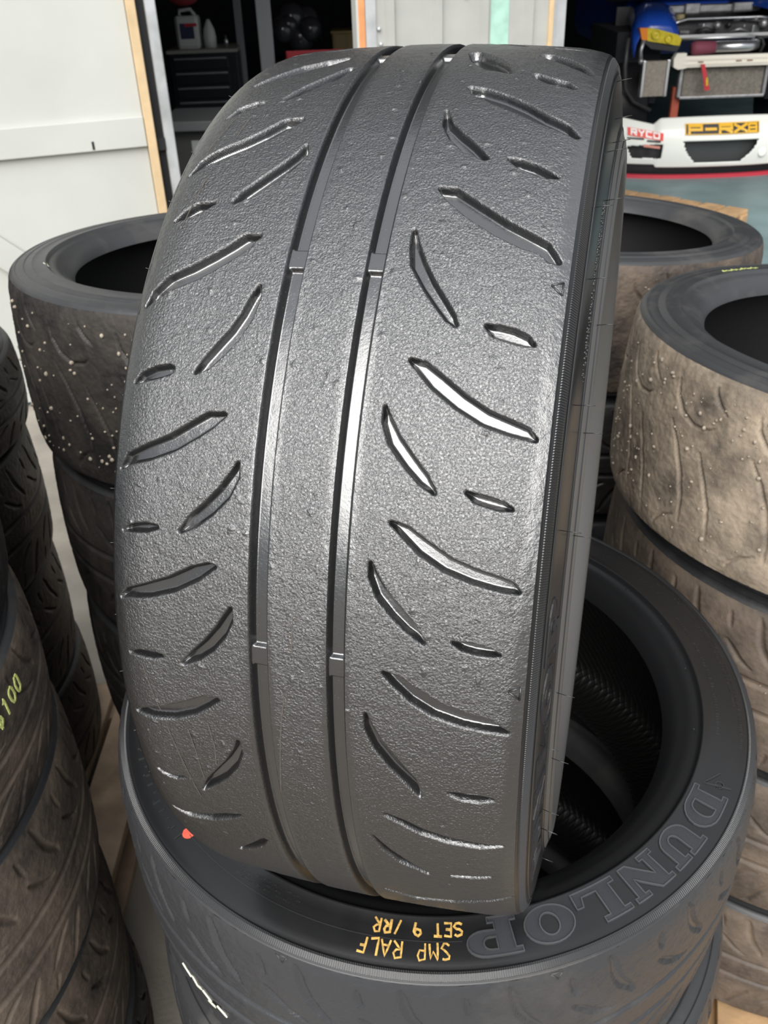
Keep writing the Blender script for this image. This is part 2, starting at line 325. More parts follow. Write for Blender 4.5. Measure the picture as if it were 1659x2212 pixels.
P_LL = [(-106, 0, .8), (-100.5, 5, 5), (-88.5, 9.5, 7.3), (-75, 15, 7.9), (-62.5, 22, 7.8), (-54, 27.5, 6), (-48, 30.5, .9)]
P_LM = [(-39, 7, .8), (-40.3, .5, 4.7), (-45.2, -9, 6.5), (-52.8, -17.5, 6.4), (-60.5, -24.5, 5.5), (-67.6, -31, 1.1)]
P_LS = [(-102.6, -33, .8), (-95, -31, 3.5), (-87.5, -29.7, 4), (-81, -29, 1)]
def pattern(s0, s1, pitch):
    out = []; n = max(1, round((s1 - s0) / pitch)); p = (s1 - s0) / n
    for k in range(n):
        for q, off in ((P_RL, 66), (P_RM, 66), (P_RS, 66), (P_LL, 33), (P_LM, 33), (P_LS, 33)):
            out.append([(u, s0 + k * p + off * p / 84 + s, w) for u, s, w in q])
    return out
def vnoise(U, S, cell):
    """smooth random relief, -1..1"""
    g = rng.uniform(-1, 1, (97, 1031)); x = U / cell + 4096; y = S / cell + 8192; i = np.floor(x).astype(int); j = np.floor(y).astype(int); a = x - i; b = y - j
    a = a * a * (3 - 2 * a); b = b * b * (3 - 2 * b); i0, i1, j0, j1 = i % 97, (i + 1) % 97, j % 1031, (j + 1) % 1031
    return (g[i0, j0] * (1 - a) + g[i1, j0] * a) * (1 - b) + (g[i0, j1] * (1 - a) + g[i1, j1] * a) * b
def tread_mesh(name, phis, us, slots, mat, zs=1.0, sgn=1.0, gdepth=0.0052, sdepth=0.0050, bars=(), wave=0.0003, blobs=0, groove=1.0, wear=0.0):
    """closed ring of tread rubber cut by grooves and slots; slots given along s = phi * R0"""
    n, k = len(phis), len(us)
    U, PH = np.meshgrid(us, phis); S = PH * R0
    cut = sdepth * slot_field(U, S, slots)
    g = np.zeros_like(U)
    for gc, wl in ((G1, 0.0062), (G2, 0.0052)):
        x = U - gc
        g = np.maximum(g, groove * gdepth * (1 - sstep(-x, 0.0027, wl)) * (1 - sstep(x, 0.0027, 0.0050)))
    for b in bars:                               # wear bars standing in the grooves
        w = 1 - sstep(np.abs(PH - b) * R0, 0.0050, 0.0064)
        near = (np.abs(U - G1) < 0.008) | (np.abs(U - G2) < 0.008)
        g = np.where(near, np.minimum(g, g * (1 - w) + np.minimum(g, gdepth * 0.5) * w), g)
    cut = np.maximum(cut, g)
    rad = crown(U) - cut - wear * worn(U)
    if wave > 0:
        open_ = 1 - np.clip(cut / 0.001, 0, 1)
        rad += open_ * wave * (vnoise(U, S, 0.0033) + 0.55 * vnoise(U, S, 0.0016) + 0.8 * vnoise(U, S, 0.009))
        for _ in range(blobs):                   # rolled-up rubber crumbs
            bu, bs = rng.uniform(-.1, .1), rng.uniform(-.1, .49); br = rng.uniform(.0007, .0019); el = rng.uniform(.6, 1.5)
            msk = (np.abs(U - bu) < br * 2.2) & (np.abs(S - bs) < br * 2.2)
            if msk.any():
                d2 = ((U[msk] - bu) / el) ** 2 + ((S[msk] - bs) * el) ** 2
                rad[msk] += open_[msk] * 0.42 * br * np.exp(-d2 / (br * br * .6))
    X = rad * np.cos(PH); Y = rad * np.sin(PH); Z = sgn * U * zs
    V = np.stack([X, Y, Z], -1).reshape(-1, 3)
    i = np.arange(n)[:, None]; j = np.arange(k - 1)[None, :]; i2 = (i + 1) % n
    F = np.stack([i * k + j, i2 * k + j, i2 * k + j + 1, i * k + j + 1], -1).reshape(-1, 4)
    if sgn < 0: F = F[:, ::-1]
    me = np_mesh(name, V, F, mat)
    sm = np.clip(cut / 0.0022, 0, 1)
    sm = np.maximum(sm, 0.7 * sstep(np.abs(U), 0.101, 0.107))                      # unworn smooth shoulder
    for gc in (G1, G2): sm = np.maximum(sm, 0.6 * (1 - sstep(np.abs(U - gc), 0.0058, 0.0095)) * groove)
    at = me.attributes.new('smoothness', 'FLOAT', 'POINT'); at.data.foreach_set('value', sm.astype(np.float32).ravel())
    return me
def revolve(name, prof, mat, zs=1.0, side=1, n=300):
    P = np.array(prof); a = np.linspace(0, 2 * PI, n, endpoint=False); k = len(P)
    V = np.stack([np.cos(a)[:, None] * P[None, :, 1], np.sin(a)[:, None] * P[None, :, 1], np.broadcast_to(side * zs * P[None, :, 0], (n, k))], -1).reshape(-1, 3)
    i = np.arange(n)[:, None]; j = np.arange(k - 1)[None, :]; i2 = (i + 1) % n
    F = np.stack([i * k + j, i2 * k + j, i2 * k + j + 1, i * k + j + 1], -1).reshape(-1, 4)
    if side < 0: F = F[:, ::-1]
    return np_mesh(name, V, F[:, ::-1], mat)
def band_mesh(name, mat, zs=1.0, side=1, ribs=1500):
    """ring of fine radial ribs at the edge of the sidewall"""
    n = ribs * 4; a = np.arange(n) * 2 * PI / n; h = np.array([0, .00045, .00045, 0])[np.arange(n) % 4]
    P = np.array(BAND); k = len(P); lift = np.array([0, 1, 1, 0])
    rad = P[None, :, 1] + 0.35 * h[:, None] * lift; z = side * zs * (P[None, :, 0] + h[:, None] * lift)
    V = np.stack([np.cos(a)[:, None] * rad, np.sin(a)[:, None] * rad, z], -1).reshape(-1, 3)
    i = np.arange(n)[:, None]; j = np.arange(k - 1)[None, :]; i2 = (i + 1) % n
    F = np.stack([i * k + j, i2 * k + j, i2 * k + j + 1, i * k + j + 1], -1).reshape(-1, 4)
    if side < 0: F = F[:, ::-1]
    return np_mesh(name, V, F[:, ::-1], mat, smooth=False)
def surf_u(prof, r):
    P = sorted([(b, a) for a, b in prof]); rs = [p[0] for p in P]; us = [p[1] for p in P]
    return float(np.interp(r, rs, us))

# ---- lettering: flat ribbons and letter bodies bent round a sidewall
def bend(prof, phi0, r0, zs=1.0, side=1, direction=-1, lift=0.0):
    """text x runs along the circumference, text y outwards"""
    def f(x, y, h):
        r = r0 + y; ph = phi0 + direction * x / (r0 + 0.015)
        return (r * math.cos(ph), r * math.sin(ph), side * (zs * surf_u(prof, r) + h + lift))
    return f
def ribbon(mb, pts, w, h, f, closed=False):
    P = [Vector((p[0], p[1])) for p in pts]
    Q = []
    for a, b in zip(P, P[1:] + ([P[0]] if closed else [])):         # resample so that it follows the curve
        m = max(1, int((b - a).length / 0.004)); Q += [a + (b - a) * k / m for k in range(m)]
    if not closed: Q.append(P[-1])
    n = len(Q); vs = []
    for i, p in enumerate(Q):
        a = Q[(i - 1) % n] if (closed or i > 0) else p; b = Q[(i + 1) % n] if (closed or i < n - 1) else p
        t = (b - a).normalized(); nn = Vector((-t.y, t.x)) * w / 2
        for q, hh in ((p - nn, -0.0004), (p - nn * .7, h), (p + nn * .7, h), (p + nn, -0.0004)): vs.append(f(q.x, q.y, hh))
    fs = []
    for i in range(n if closed else n - 1):
        j = (i + 1) % n
        for k in range(3): fs.append((i * 4 + k, j * 4 + k, j * 4 + k + 1, i * 4 + k + 1))
    if not closed: fs += [(0, 1, 2, 3), tuple((n - 1) * 4 + k for k in (3, 2, 1, 0))]
    mb.add(vs, fs)
def arc(cx, cy, rx, ry, a0, a1, n=10): return [(cx + rx * math.cos(math.radians(a0 + (a1 - a0) * k / n)), cy + ry * math.sin(math.radians(a0 + (a1 - a0) * k / n))) for k in range(n + 1)]
# slab-serif capitals in a unit box: outer outline and inner outline
LET = {
 'D': [[(0, 0), (.55, 0)] + arc(.55, .5, .45, .5, -90, 90) + [(0, 1), (0, .86), (.12, .86), (.12, .14), (0, .14)],
       [(.40, .18)] + arc(.55, .5, .17, .32, -90, 90, 8) + [(.40, .82)]],
 'U': [[(0, 1), (0, .86), (.10, .86), (.10, .35)] + arc(.5, .35, .40, .35, 180, 360) + [(.90, .86), (1, .86), (1, 1), (.58, 1), (.58, .86), (.68, .86), (.68, .40)]
       + arc(.55, .38, .13, .18, 0, -180, 8) + [(.42, .86), (.50, .86), (.50, 1)]],
 'N': [[(0, 0), (.38, 0), (.38, .13), (.28, .13), (.28, .62), (.72, 0), (.92, 0), (.92, .87), (1, .87), (1, 1), (.66, 1), (.66, .87), (.76, .87), (.76, .42), (.36, 1), (0, 1), (0, .87), (.10, .87), (.10, .13), (0, .13)]],
 'L': [[(0, 0), (1, 0), (1, .42), (.86, .42), (.80, .16), (.46, .16), (.46, .86), (.60, .86), (.60, 1), (0, 1), (0, .86), (.14, .86), (.14, .14), (0, .14)]],
 'O': [arc(.5, .5, .5, .5, 0, 352, 26), arc(.5, .5, .19, .30, 0, 345, 18)],
 'P': [[(0, 0), (.56, 0), (.56, .14), (.44, .14), (.44, .34), (.66, .34)] + arc(.66, .67, .34, .33, -90, 90) + [(0, 1), (0, .86), (.12, .86), (.12, .14), (0, .14)],
       [(.44, .52)] + arc(.56, .68, .13, .16, -90, 90, 8) + [(.44, .84)]],
}
def letters(word, prof, phi0, r0, lw, lh, gap, parent, zs=1.0, side=1, direction=-1, name='sidewall_letter', om=None, oh=.0015, bm_=None):
    for k, ch in enumerate(word):
        x0 = k * (lw + gap); f = bend(prof, phi0, r0, zs, side, direction)
        loops = [[(x0 + x * lw, y * lh) for x, y in lp] for lp in LET[ch]]
        cu = bpy.data.curves.new('c', 'CURVE'); cu.dimensions = '2D'; cu.fill_mode = 'BOTH'; cu.extrude = 0.0005
        for lp in loops:
            sp = cu.splines.new('POLY'); sp.points.add(len(lp) - 1); sp.use_cyclic_u = True
            for p, q in zip(sp.points, lp): p.co = (q[0], q[1], 0, 1)
        o = bpy.data.objects.new('c', cu); col.objects.link(o); dg = bpy.context.evaluated_depsgraph_get()
        me = bpy.data.meshes.new_from_object(o.evaluated_get(dg)); bpy.data.objects.remove(o)
        bm = bmesh.new(); bm.from_mesh(me); bmesh.ops.subdivide_edges(bm, edges=[e for e in bm.edges if e.calc_length() > .012], cuts=2)
        bm.to_mesh(me); bm.free()
        for v in me.vertices: v.co = f(v.co.x, v.co.y, v.co.z * 0.9)
        me.materials.clear(); me.materials.append(bm_ or M_hatch)
        body = obj(name, me, parent)
        mb = MB()
        for lp in loops: ribbon(mb, lp, 0.0015, oh, f, closed=True)
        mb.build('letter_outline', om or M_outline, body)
STROKE = {
 'S': [[(.9, .9), (.6, 1), (.2, .92), (.1, .72), (.35, .55), (.7, .45), (.9, .25), (.7, .04), (.35, 0), (.05, .12)]],
 'E': [[(.9, 1), (.15, 1), (.1, .5), (.1, 0), (.9, .02)], [(.1, .52), (.7, .52)]],
 'T': [[(0, 1), (1, .98)], [(.5, 1), (.48, 0)]],
 '9': [[(.85, .7), (.6, .5), (.25, .55), (.15, .78), (.35, 1), (.7, .98), (.85, .7), (.8, .3), (.7, 0)]],
 'R': [[(.1, 0), (.12, 1), (.65, 1), (.85, .78), (.6, .55), (.15, .5), (.9, 0)]],
 '/': [[(.1, 0), (.7, 1)]], '1': [[(.3, .8), (.55, 1), (.5, 0)]],
 'M': [[(.05, 0), (.12, 1), (.5, .45), (.88, 1), (.95, 0)]],
 'P': [[(.1, 0), (.12, 1), (.7, 1), (.9, .75), (.65, .48), (.15, .45)]],
 'A': [[(0, 0), (.5, 1), (1, 0)], [(.2, .36), (.8, .36)]],
 'L': [[(.12, 1), (.1, 0), (.85, .03)]],
 'F': [[(.1, 0), (.12, 1), (.9, 1)], [(.12, .55), (.7, .55)]],
 '$': [[(.9, .85), (.5, 1), (.1, .8), (.3, .55), (.75, .45), (.9, .2), (.5, 0), (.1, .15)], [(.5, 1.15), (.48, -.15)]],
 '0': [arc(.5, .5, .4, .5, 90, 450, 14)], 'I': [[(.5, 1), (.5, 0)]],
}
def handwrite(text, f, x0, y0, lw, lh, adv, w, mat, parent, name='marker_writing', h=0.0003, jit=0.06):
    mb = MB(); r = random.Random(text)
    for k, ch in enumerate(text):
        for st in STROKE.get(ch, []):
            ribbon(mb, [(x0 + k * adv + (x + r.uniform(-jit, jit)) * lw, y0 + (y + r.uniform(-jit, jit)) * lh) for x, y in st], w * r.uniform(.85, 1.2), h, f)
    return mb.build(name, mat, parent)
M_hatch, _n, _l, _p = new_mat('hatched_letter_rubber')
_p.inputs['Base Color'].default_value = (0.034, 0.035, 0.041, 1); _p.inputs['Roughness'].default_value = 0.45
_t = _n.new('ShaderNodeTexCoord'); _w = _n.new('ShaderNodeTexWave'); _w.inputs['Scale'].default_value = 300; _w.inputs['Distortion'].default_value = 0
_b = _n.new('ShaderNodeBump'); _b.inputs['Strength'].default_value = 0.6; _b.inputs['Distance'].default_value = 0.0006
_l.new(_t.outputs['Object'], _w.inputs['Vector']); _l.new(_w.outputs['Fac'], _b.inputs['Height']); _l.new(_b.outputs[0], _p.inputs['Normal'])
M_gold = plain('gold_marker', (0.62, 0.38, 0.10), 0.5, var=0.5, vscale=400)
M_chalk = plain('yellow_green_marker', (0.62, 0.68, 0.22), 0.6, var=0.3, vscale=300)
M_whitemark = plain('cream_paint_marker', (0.85, 0.85, 0.66), 0.5, var=0.2, vscale=300)
M_red_dot = plain('red_paint_dot', (0.68, 0.10, 0.06), 0.6, var=0.2, vscale=200)
M_stone = plain('gravel', (0.33, 0.28, 0.22), 0.8, var=0.5, vscale=300)

def whisker(parent, p, d, L=0.008, r=0.00022):
    p = Vector(p); d = Vector(d).normalized()
    MB().tube([p - d * .001, p + d * L * .6, p + d * L + Vector((0, 0, -L * .15))], r, 5).build('rubber_whisker', M_band, parent)

# ------------------------------------------------------------------ the upright tyre
EF = Vector((-0.27853917, -0.96042263, -0.00207251)); EU = Vector((-0.00973646, 0.00066593, 0.99995238)); EA = Vector((0.96037551, -0.27854609, 0.00953661))
TC = Vector((0.00142086, -0.04057265, 0.25347994))
up = empty('upright_tyre')
up.matrix_world = Matrix(((EF.x, EU.x, -EA.x, TC.x), (EF.y, EU.y, -EA.y, TC.y), (EF.z, EU.z, -EA.z, TC.z), (0, 0, 0, 1)))
tag(up, 'worn black semi-slick tyre standing upright on top of a tyre stack', 'tyre')
fine = np.arange(-0.165, 0.545, 0.0006) / R0
coarse = np.arange(0.545, 2 * PI * R0 - 0.165, 0.0030) / R0
phis = np.concatenate([fine, coarse])
us = np.unique(np.round(np.concatenate([np.linspace(-UE, UE, 370), G1 + np.linspace(-.0068, .0056, 32), G2 + np.linspace(-.0058, .0056, 30)]), 6))
back = pattern(500, 2 * PI * R0 * 1000 - 150, 84)
bars = [math.radians(b) for b in (50.3, 13.1, 86.5, 122, 158, 194, 230, 266, 302, 338)]
obj('tread', tread_mesh('tread', phis, us, [[(u, q, w * (1 if q > -25 else .55)) for u, q, w in sl] for sl in SLOTS] + back, M_tread, sgn=-1, bars=bars, wave=0.00009, blobs=260, wear=1.0), up)
for sd in (1, -1):
    if sd < 0:
        obj('shoulder', revolve('shoulder', PROF_UP, M_side, side=sd, n=360), up)
        obj('serrated_band', band_mesh('serrated_band', M_band, side=sd), up)
    obj('sidewall', revolve('sidewall', PROF_MAIN[:10] if sd < 0 else PROF_FAR, M_side, side=sd, n=360), up)
    if sd < 0: obj('rim_flange', revolve('rim_flange', PROF_MAIN[9:], M_flange, side=sd, n=360), up)
obj('inner_liner', revolve('inner_liner', INNER + [(-a, b) for a, b in INNER[-2::-1]], M_liner, n=240), up)
letters('DUNLOP', PROF_MAIN, math.radians(-24), .2745, .034, .0215, .0045, up, side=-1, direction=1, om=M_letter, oh=.0008, bm_=M_letter)
_mk = MB(); _f = bend(PROF_MAIN, 0, .2585, side=-1, direction=1, lift=0)
_r = random.Random(3)
for k in range(150):                              # rough embossed patch beside the bead
    ph = math.radians(_r.uniform(43, 66)); rr = _r.uniform(.2735, .2805)
    q = Vector((rr * math.cos(ph), rr * math.sin(ph), -surf_u(PROF_MAIN, rr)))
    _mk.sphere(q, _r.uniform(.0005, .0011), 6, 4, (1, 1, .8))
_mk.build('embossed_print', M_band, up)['kind'] = 'stuff'
for th, rr in ((53, .289), (51, .262), (39.7, .288), (38, .263), (27.5, .288), (26.5, .262), (7, .263), (4, .29), (-4, .262), (72, .289), (67, .275), (78, .28), (83, .285), (-13, .27), (-16, .275), (-19, .27), (-24, .28), (60, .30), (88, .30)):
    ph = math.radians(th)
    whisker(up, (rr * math.cos(ph), rr * math.sin(ph), -surf_u(PROF_MAIN, rr)), (0.25 * math.cos(ph), 0.25 * math.sin(ph), -1), 0.0085)
for k in range(14):
    ph = math.radians(-8 + k * 7.3 + _r.uniform(-2, 2)); rr = .3065
    whisker(up, (rr * math.cos(ph), rr * math.sin(ph), .1108), (math.cos(ph) * .4, math.sin(ph) * .4, 1), _r.uniform(.002, .0045))
for rr, uu, tk in ((.3005, .1170, .00055), (.2688, .1219, .0006), (.2610, .1246, .0004)):     # thin moulded rings
    MB().lathe([(rr - tk, uu - .0002), (rr - tk * .4, uu + tk), (rr + tk * .4, uu + tk), (rr + tk, uu - .0002)], (0, 0, 0), 360, M=Matrix(((1, 0, 0), (0, 1, 0), (0, 0, -1)))).build('raised_ring', M_band, up)
for ln in ([(-93.8, 56.9), (-90, 42.1), (-85.6, 26.6)], [(-82.8, 14.1), (-77.8, -10.9), (-72.5, -41.6)], [(-69.9, 17.8), (-67.7, 2.3), (-66.3, -21.5)], [(-56.8, 25.6), (-54.6, 8.5), (-56, -6.2)],
           [(-5.2, 98.9), (-5.5, 79.1)], [(-10.2, 55.5), (-14.2, 25.4), (-18.3, -17.6)], [(-89, 385.9), (-96.9, 356.5)], [(-79.3, 387.8), (-82.2, 365.8)], [(-89.3, 333.8), (-94.8, 298)]):
    mb = MB()
    def fs_(x, y, h):
        R = crown(x) - worn(x) + .00022 + h * .1; a = y / R0
        return (R * math.cos(a), R * math.sin(a), -x)
    ribbon(mb, [(u / 1000, q / 1000) for u, q in ln], .0006, .0002, fs_); mb.build('dust_scuff', M_scuff, up)
for th in (48.9, 12.8):                           # moulded triangle by the wear bar
    ph = math.radians(th); f = bend([(.1108, .3145), (.1040, .3160), (.098, .3168)], ph, .30, side=-1)
    mb = MB()
    c = [(.1085, .0035), (.1085, -.0035), (.1030, .001)]
    P = [Vector((crown(u) * math.cos(ph + s / R0), crown(u) * math.sin(ph + s / R0), -u)) for u, s in c]
    for a, b in zip(P, P[1:] + P[:1]): mb.tube([a, b], .0006, 6)
    mb.build('wear_mark', M_band, up)

# ------------------------------------------------------------------ lying tyres of the stacks
lie_phis = np.arange(0, 2 * PI, 2 * PI / 1000); lie_us = np.linspace(-UE, UE, 130)
lie_slots = pattern(0, 2 * PI * R0 * 1000, 84)
lie_slots = lie_slots + [[(u, s - 2 * PI * R0 * 1000, w) for u, s, w in q] for q in lie_slots[-6:]] + [[(u, s + 2 * PI * R0 * 1000, w) for u, s, w in q] for q in lie_slots[:6]]
base_tread = tread_mesh('tread', lie_phis, lie_us, lie_slots, None, gdepth=0.0034, sdepth=0.0028, wave=0.0003)
def slick_pattern():
    out = []; n = 18; p = 2 * PI * R0 * 1000 / n
    for k in range(-1, n + 1):
        b = k * p
        out.append([(88, b + 6, .6), (70, b + 10, 3.4), (55, b + 22, 4.2), (46, b + 42, 3.6), (48, b + 62, 2.4), (54, b + 72, .5)])
        out.append([(40, b + 10, .5), (15, b + 26, 3.4), (-15, b + 40, 4.2), (-45, b + 48, 3.6), (-75, b + 50, .6)])
        out.append([(98, b + 60, .8), (90, b + 62, 3.0), (80, b + 70, 3.4), (72, b + 82, .8)])
        out.append([(20, b + 60, .5), (-10, b + 74, 3.0), (-40, b + 86, 3.0), (-80, b + 92, .5)])
        out.append([(-98, b + 10, .8), (-90, b + 14, 3.0), (-80, b + 24, 3.4), (-70, b + 40, .8)])
    return out
slick_tread = tread_mesh('tread', lie_phis, lie_us, slick_pattern(), M_tread_brown, gdepth=0, sdepth=0.0040, wave=0.0004, groove=0)
base_tread.materials.append(M_tread_grey)
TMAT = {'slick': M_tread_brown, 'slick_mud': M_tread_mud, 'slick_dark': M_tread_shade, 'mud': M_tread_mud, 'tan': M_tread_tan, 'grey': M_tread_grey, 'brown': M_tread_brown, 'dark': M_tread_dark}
me_sh = {s: revolve('shoulder', PROF_UP, M_side_dusty, side=s, n=220) for s in (1, -1)}
me_bd = {s: band_mesh('serrated_band', M_band, side=s, ribs=1100) for s in (1, -1)}
me_sw = {s: revolve('sidewall', PROF_OLD, M_side_dusty, side=s, n=220) for s in (1, -1)}
me_swb = {s: revolve('sidewall', PROF_LIE, M_side, side=s, n=300) for s in (1, -1)}
me_lin = revolve('inner_liner', INNER + [(-a, b) for a, b in INNER[-2::-1]], M_liner, n=200)
me_lin_plain = revolve('inner_liner', INNER + [(-a, b) for a, b in INNER[-2::-1]], M_liner_plain, n=200)
def lying(loc, nrm, spin, kind, label, group=None, zs=1.0, clean=False, rs=1.0, printed=False):
    o = empty('tyre', loc); z = Vector(nrm).normalized(); x = Vector((math.cos(spin), math.sin(spin), 0)); x = (x - z * x.dot(z)).normalized(); y = z.cross(x)
    o.matrix_world = Matrix(((x.x * rs, y.x * rs, z.x * zs, loc[0]), (x.y * rs, y.y * rs, z.y * zs, loc[1]), (x.z * rs, y.z * rs, z.z * zs, loc[2]), (0, 0, 0, 1)))
    tag(o, label, 'tyre', group)
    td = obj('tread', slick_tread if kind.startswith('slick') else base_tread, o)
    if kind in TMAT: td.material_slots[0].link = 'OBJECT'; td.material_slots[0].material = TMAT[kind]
    for s in (1, -1):
        obj('shoulder', me_sh[s], o)
        if clean: obj('serrated_band', me_bd[s], o)
        else: obj('rim_line', me_band_plain[s], o)
        obj('sidewall', (me_swb if clean else me_sw)[s], o)
    obj('inner_liner', me_lin if clean or printed else me_lin_plain, o)
    return o
me_band_plain = {s: revolve('rim_line', BAND, M_side_dusty, side=s, n=220) for s in (1, -1)}
def pebbles(o, n, seed, lo=-.09, hi=.095, a0=0, a1=2 * PI, rmin=.0008, rmax=.0026):
    r = random.Random(seed); mb = MB()
    for _ in range(n):
        u = r.uniform(lo, hi); ph = r.uniform(a0, a1); R = crown(u) + .0004; s = r.uniform(rmin, rmax) * r.uniform(.5, 1)
        mb.sphere((R * math.cos(ph), R * math.sin(ph), u), s, 6, 4, (r.uniform(.8, 1.2), r.uniform(.8, 1.2), r.uniform(.7, 1.3)))
    p = mb.build('stuck_gravel', M_stone, o); p['kind'] = 'stuff'; return p

# ------------------------------------------------------------------ ground, facade and garage
GZ = -0.88                                        # yard and garage floor
PT = -0.75                                        # top of the pallets under the stacks
FD = Vector((0.9468, 0.3219, 0)).normalized(); FN = Vector((-FD.y, FD.x, 0)); W0 = Vector((-1.4465, 2.5595, GZ))
FM = Matrix(((FD.x, FN.x, 0), (FD.y, FN.y, 0), (0, 0, 1)))                      # facade frame: along, into the building, up
def fbox(mb, s0, s1, d0, d1, z0, z1, bev=0):      # box in facade coordinates
    c = W0 + FD * ((s0 + s1) / 2) + FN * ((d0 + d1) / 2); c.z = (z0 + z1) / 2
    return mb.box(c, (s1 - s0, d1 - d0, z1 - z0), M=FM, bev=bev)
M_ground = plain('yard_concrete', (0.25, 0.225, 0.19), 0.85, bump=0.5, bscale=120, var=0.35, vscale=5)
M_gfloor = plain('painted_garage_floor', (0.17, 0.25, 0.26), 0.45, var=0.28, vscale=3, bump=0.1, bscale=40)
M_white = plain('white_painted_board', (0.46, 0.47, 0.44), 0.6, bump=0.12, bscale=25, var=0.07, vscale=3)
M_pine = plain('pale_timber_trim', (0.55, 0.41, 0.24), 0.6, var=0.12, vscale=20)
M_orange = plain('orange_timber_edge', (0.62, 0.27, 0.11), 0.6, var=0.15, vscale=20)
M_galv = plain('galvanised_steel', (0.55, 0.57, 0.58), 0.45, metal=0.55, var=0.3, vscale=9)
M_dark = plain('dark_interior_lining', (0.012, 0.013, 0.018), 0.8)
M_black = plain('black_plastic', (0.012, 0.012, 0.014), 0.45)
M_skyblock = plain('sky_block_grey', (0.085, 0.09, 0.09), 0.7, var=0.1)  # dark tone chosen so the unseen upper front dims reflections
mb = MB(); mb.box((0, -8, GZ - .05), (60, 60, .1))
g = mb.build('ground', M_ground); tag(g, kind='structure')
mb = MB(); fbox(mb, -1.5, 9.0, 0.02, 10.0, GZ, GZ + 0.004)
tag(mb.build('floor', M_gfloor), kind='structure')
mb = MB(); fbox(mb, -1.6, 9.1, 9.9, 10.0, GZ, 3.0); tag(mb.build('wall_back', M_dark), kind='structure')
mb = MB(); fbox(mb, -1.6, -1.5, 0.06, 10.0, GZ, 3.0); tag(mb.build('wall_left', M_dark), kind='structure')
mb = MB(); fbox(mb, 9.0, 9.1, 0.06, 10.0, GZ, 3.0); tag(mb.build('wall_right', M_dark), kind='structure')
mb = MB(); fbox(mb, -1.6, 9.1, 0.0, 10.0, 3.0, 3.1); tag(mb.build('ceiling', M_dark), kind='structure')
mb = MB(); fbox(mb, -6.0, 9.1, 0.0, 0.06, 1.75, 4.8); tag(mb.build('wall_front_sky_block', M_skyblock), kind='structure')  # unseen upper front, added and raised to block sky reflected in the tyres
# white ledged and braced door
d1 = empty('door_1', tuple(W0)); tag(d1, 'white painted board door with ledge, brace and pale timber edge', kind='structure')
def fpart(parent, name, mat, *boxes, bev=0):
    mb = MB()
    for b in boxes: fbox(mb, *b, bev=bev)
    o = mb.build(name, mat, parent); o.matrix_parent_inverse = Matrix.Translation(-Vector(parent.location)); return o
fpart(d1, 'door_panel', M_white, (-3.2, .635, 0.0, .03, GZ + .02, 1.75))
fpart(d1, 'ledge', M_white, (-3.2, .635, -.022, 0.0, .040, .138), bev=.002)
fpart(d1, 'ledge', M_white, (-3.2, .635, -.022, 0.0, 1.20, 1.30), bev=.002)
fpart(d1, 'edge_strip', M_pine, (.637, .668, -.03, .035, GZ + .02, 1.75), bev=.002)
mb = MB(); ang = math.atan2(-.105, .11)
c = W0 + FD * .35 + FN * -.011; c.z = -.545
mb.box(c, (1.25, .020, .095), M=FM @ Matrix.Rotation(-ang, 3, 'Y'), bev=.002)
o = mb.build('brace', M_white, d1); o.matrix_parent_inverse = Matrix.Translation(-Vector(d1.location))
fpart(d1, 'bolt_hole', M_black, (.445, .453, -.0235, -.02, .045, .072))
fpart(d1, 'latch', M_black, (.672, .700, -.012, .02, .02, .06))
t1 = empty('trim_1', tuple(W0)); tag(t1, kind='structure')
fpart(t1, 'steel_post', M_galv, (.700, .737, -.01, .05, GZ, 1.75), bev=.003)
fpart(t1, 'dark_gap', M_black, (.668, .700, .015, .05, GZ, 1.75))
# ribbed metal door leaf
M_rib = plain('ribbed_cream_sheet', (0.36, 0.365, 0.345), 0.5, var=0.10, vscale=7)
M_green = plain('faded_green_paint', (0.34, 0.55, 0.46), 0.6, var=0.25, vscale=15)
d2 = empty('door_2', tuple(W0)); tag(d2, 'ribbed cream sheet metal door leaf between the two openings', kind='structure')
prof = []; s = 1.475
while s < 2.225:
    prof += [(s, 0), (s + .080, 0), (s + .088, -.016), (s + .115, -.016), (s + .123, 0), (s + .185, 0)]; s += .19
prof = [(min(a, 2.235), b) for a, b in prof] + [(2.235, 0)]
vs = []; fs = []
for a, b in prof:
    for z in (GZ + .02, 1.75):
        for dd in (0, .004):
            p = W0 + FD * a + FN * (b + dd); vs.append((p.x, p.y, z))
for k in range(len(prof) - 1):
    fs += [(k * 4, k * 4 + 4, k * 4 + 6, k * 4 + 2), (k * 4 + 1, k * 4 + 3, k * 4 + 7, k * 4 + 5)]
mb = MB(); mb.add(vs, fs); o = mb.build('ribbed_sheet', M_rib, d2); o.matrix_parent_inverse = Matrix.Translation(-Vector(d2.location))
fpart(d2, 'painted_stripe', M_green, (1.985, 2.062, -.002, 0.002, .18, .9))
fpart(d2, 'edge_strip', M_orange, (1.452, 1.478, -.012, .04, GZ + .02, 1.75), bev=.002)
fpart(d2, 'edge_strip', M_white, (1.444, 1.452, -.010, .04, GZ + .02, 1.75))
fpart(d2, 'edge_strip', M_pine, (2.232, 2.252, -.012, .03, GZ + .02, 1.75), bev=.002)
fpart(d2, 'steel_strip', M_galv, (1.480, 1.520, -.008, 0.006, GZ + .02, 1.75))
for q, z in ((1.538, .31), (1.532, .36), (1.88, .45)):
    p = W0 + FD * q + FN * -.004; mb = MB(); mb.sphere((p.x, p.y, z), .008, 8, 6); o = mb.build('rivet', M_galv, d2); o.matrix_parent_inverse = Matrix.Translation(-Vector(d2.location))
t2 = empty('trim_2', tuple(W0)); tag(t2, kind='structure')
fpart(t2, 'steel_post', M_galv, (2.266, 2.312, 0, .06, GZ, 1.75), bev=.003)
tag(fpart(d2, 'steel_rail', M_galv, (2.252, 2.266, -.004, .02, GZ, 1.75)))

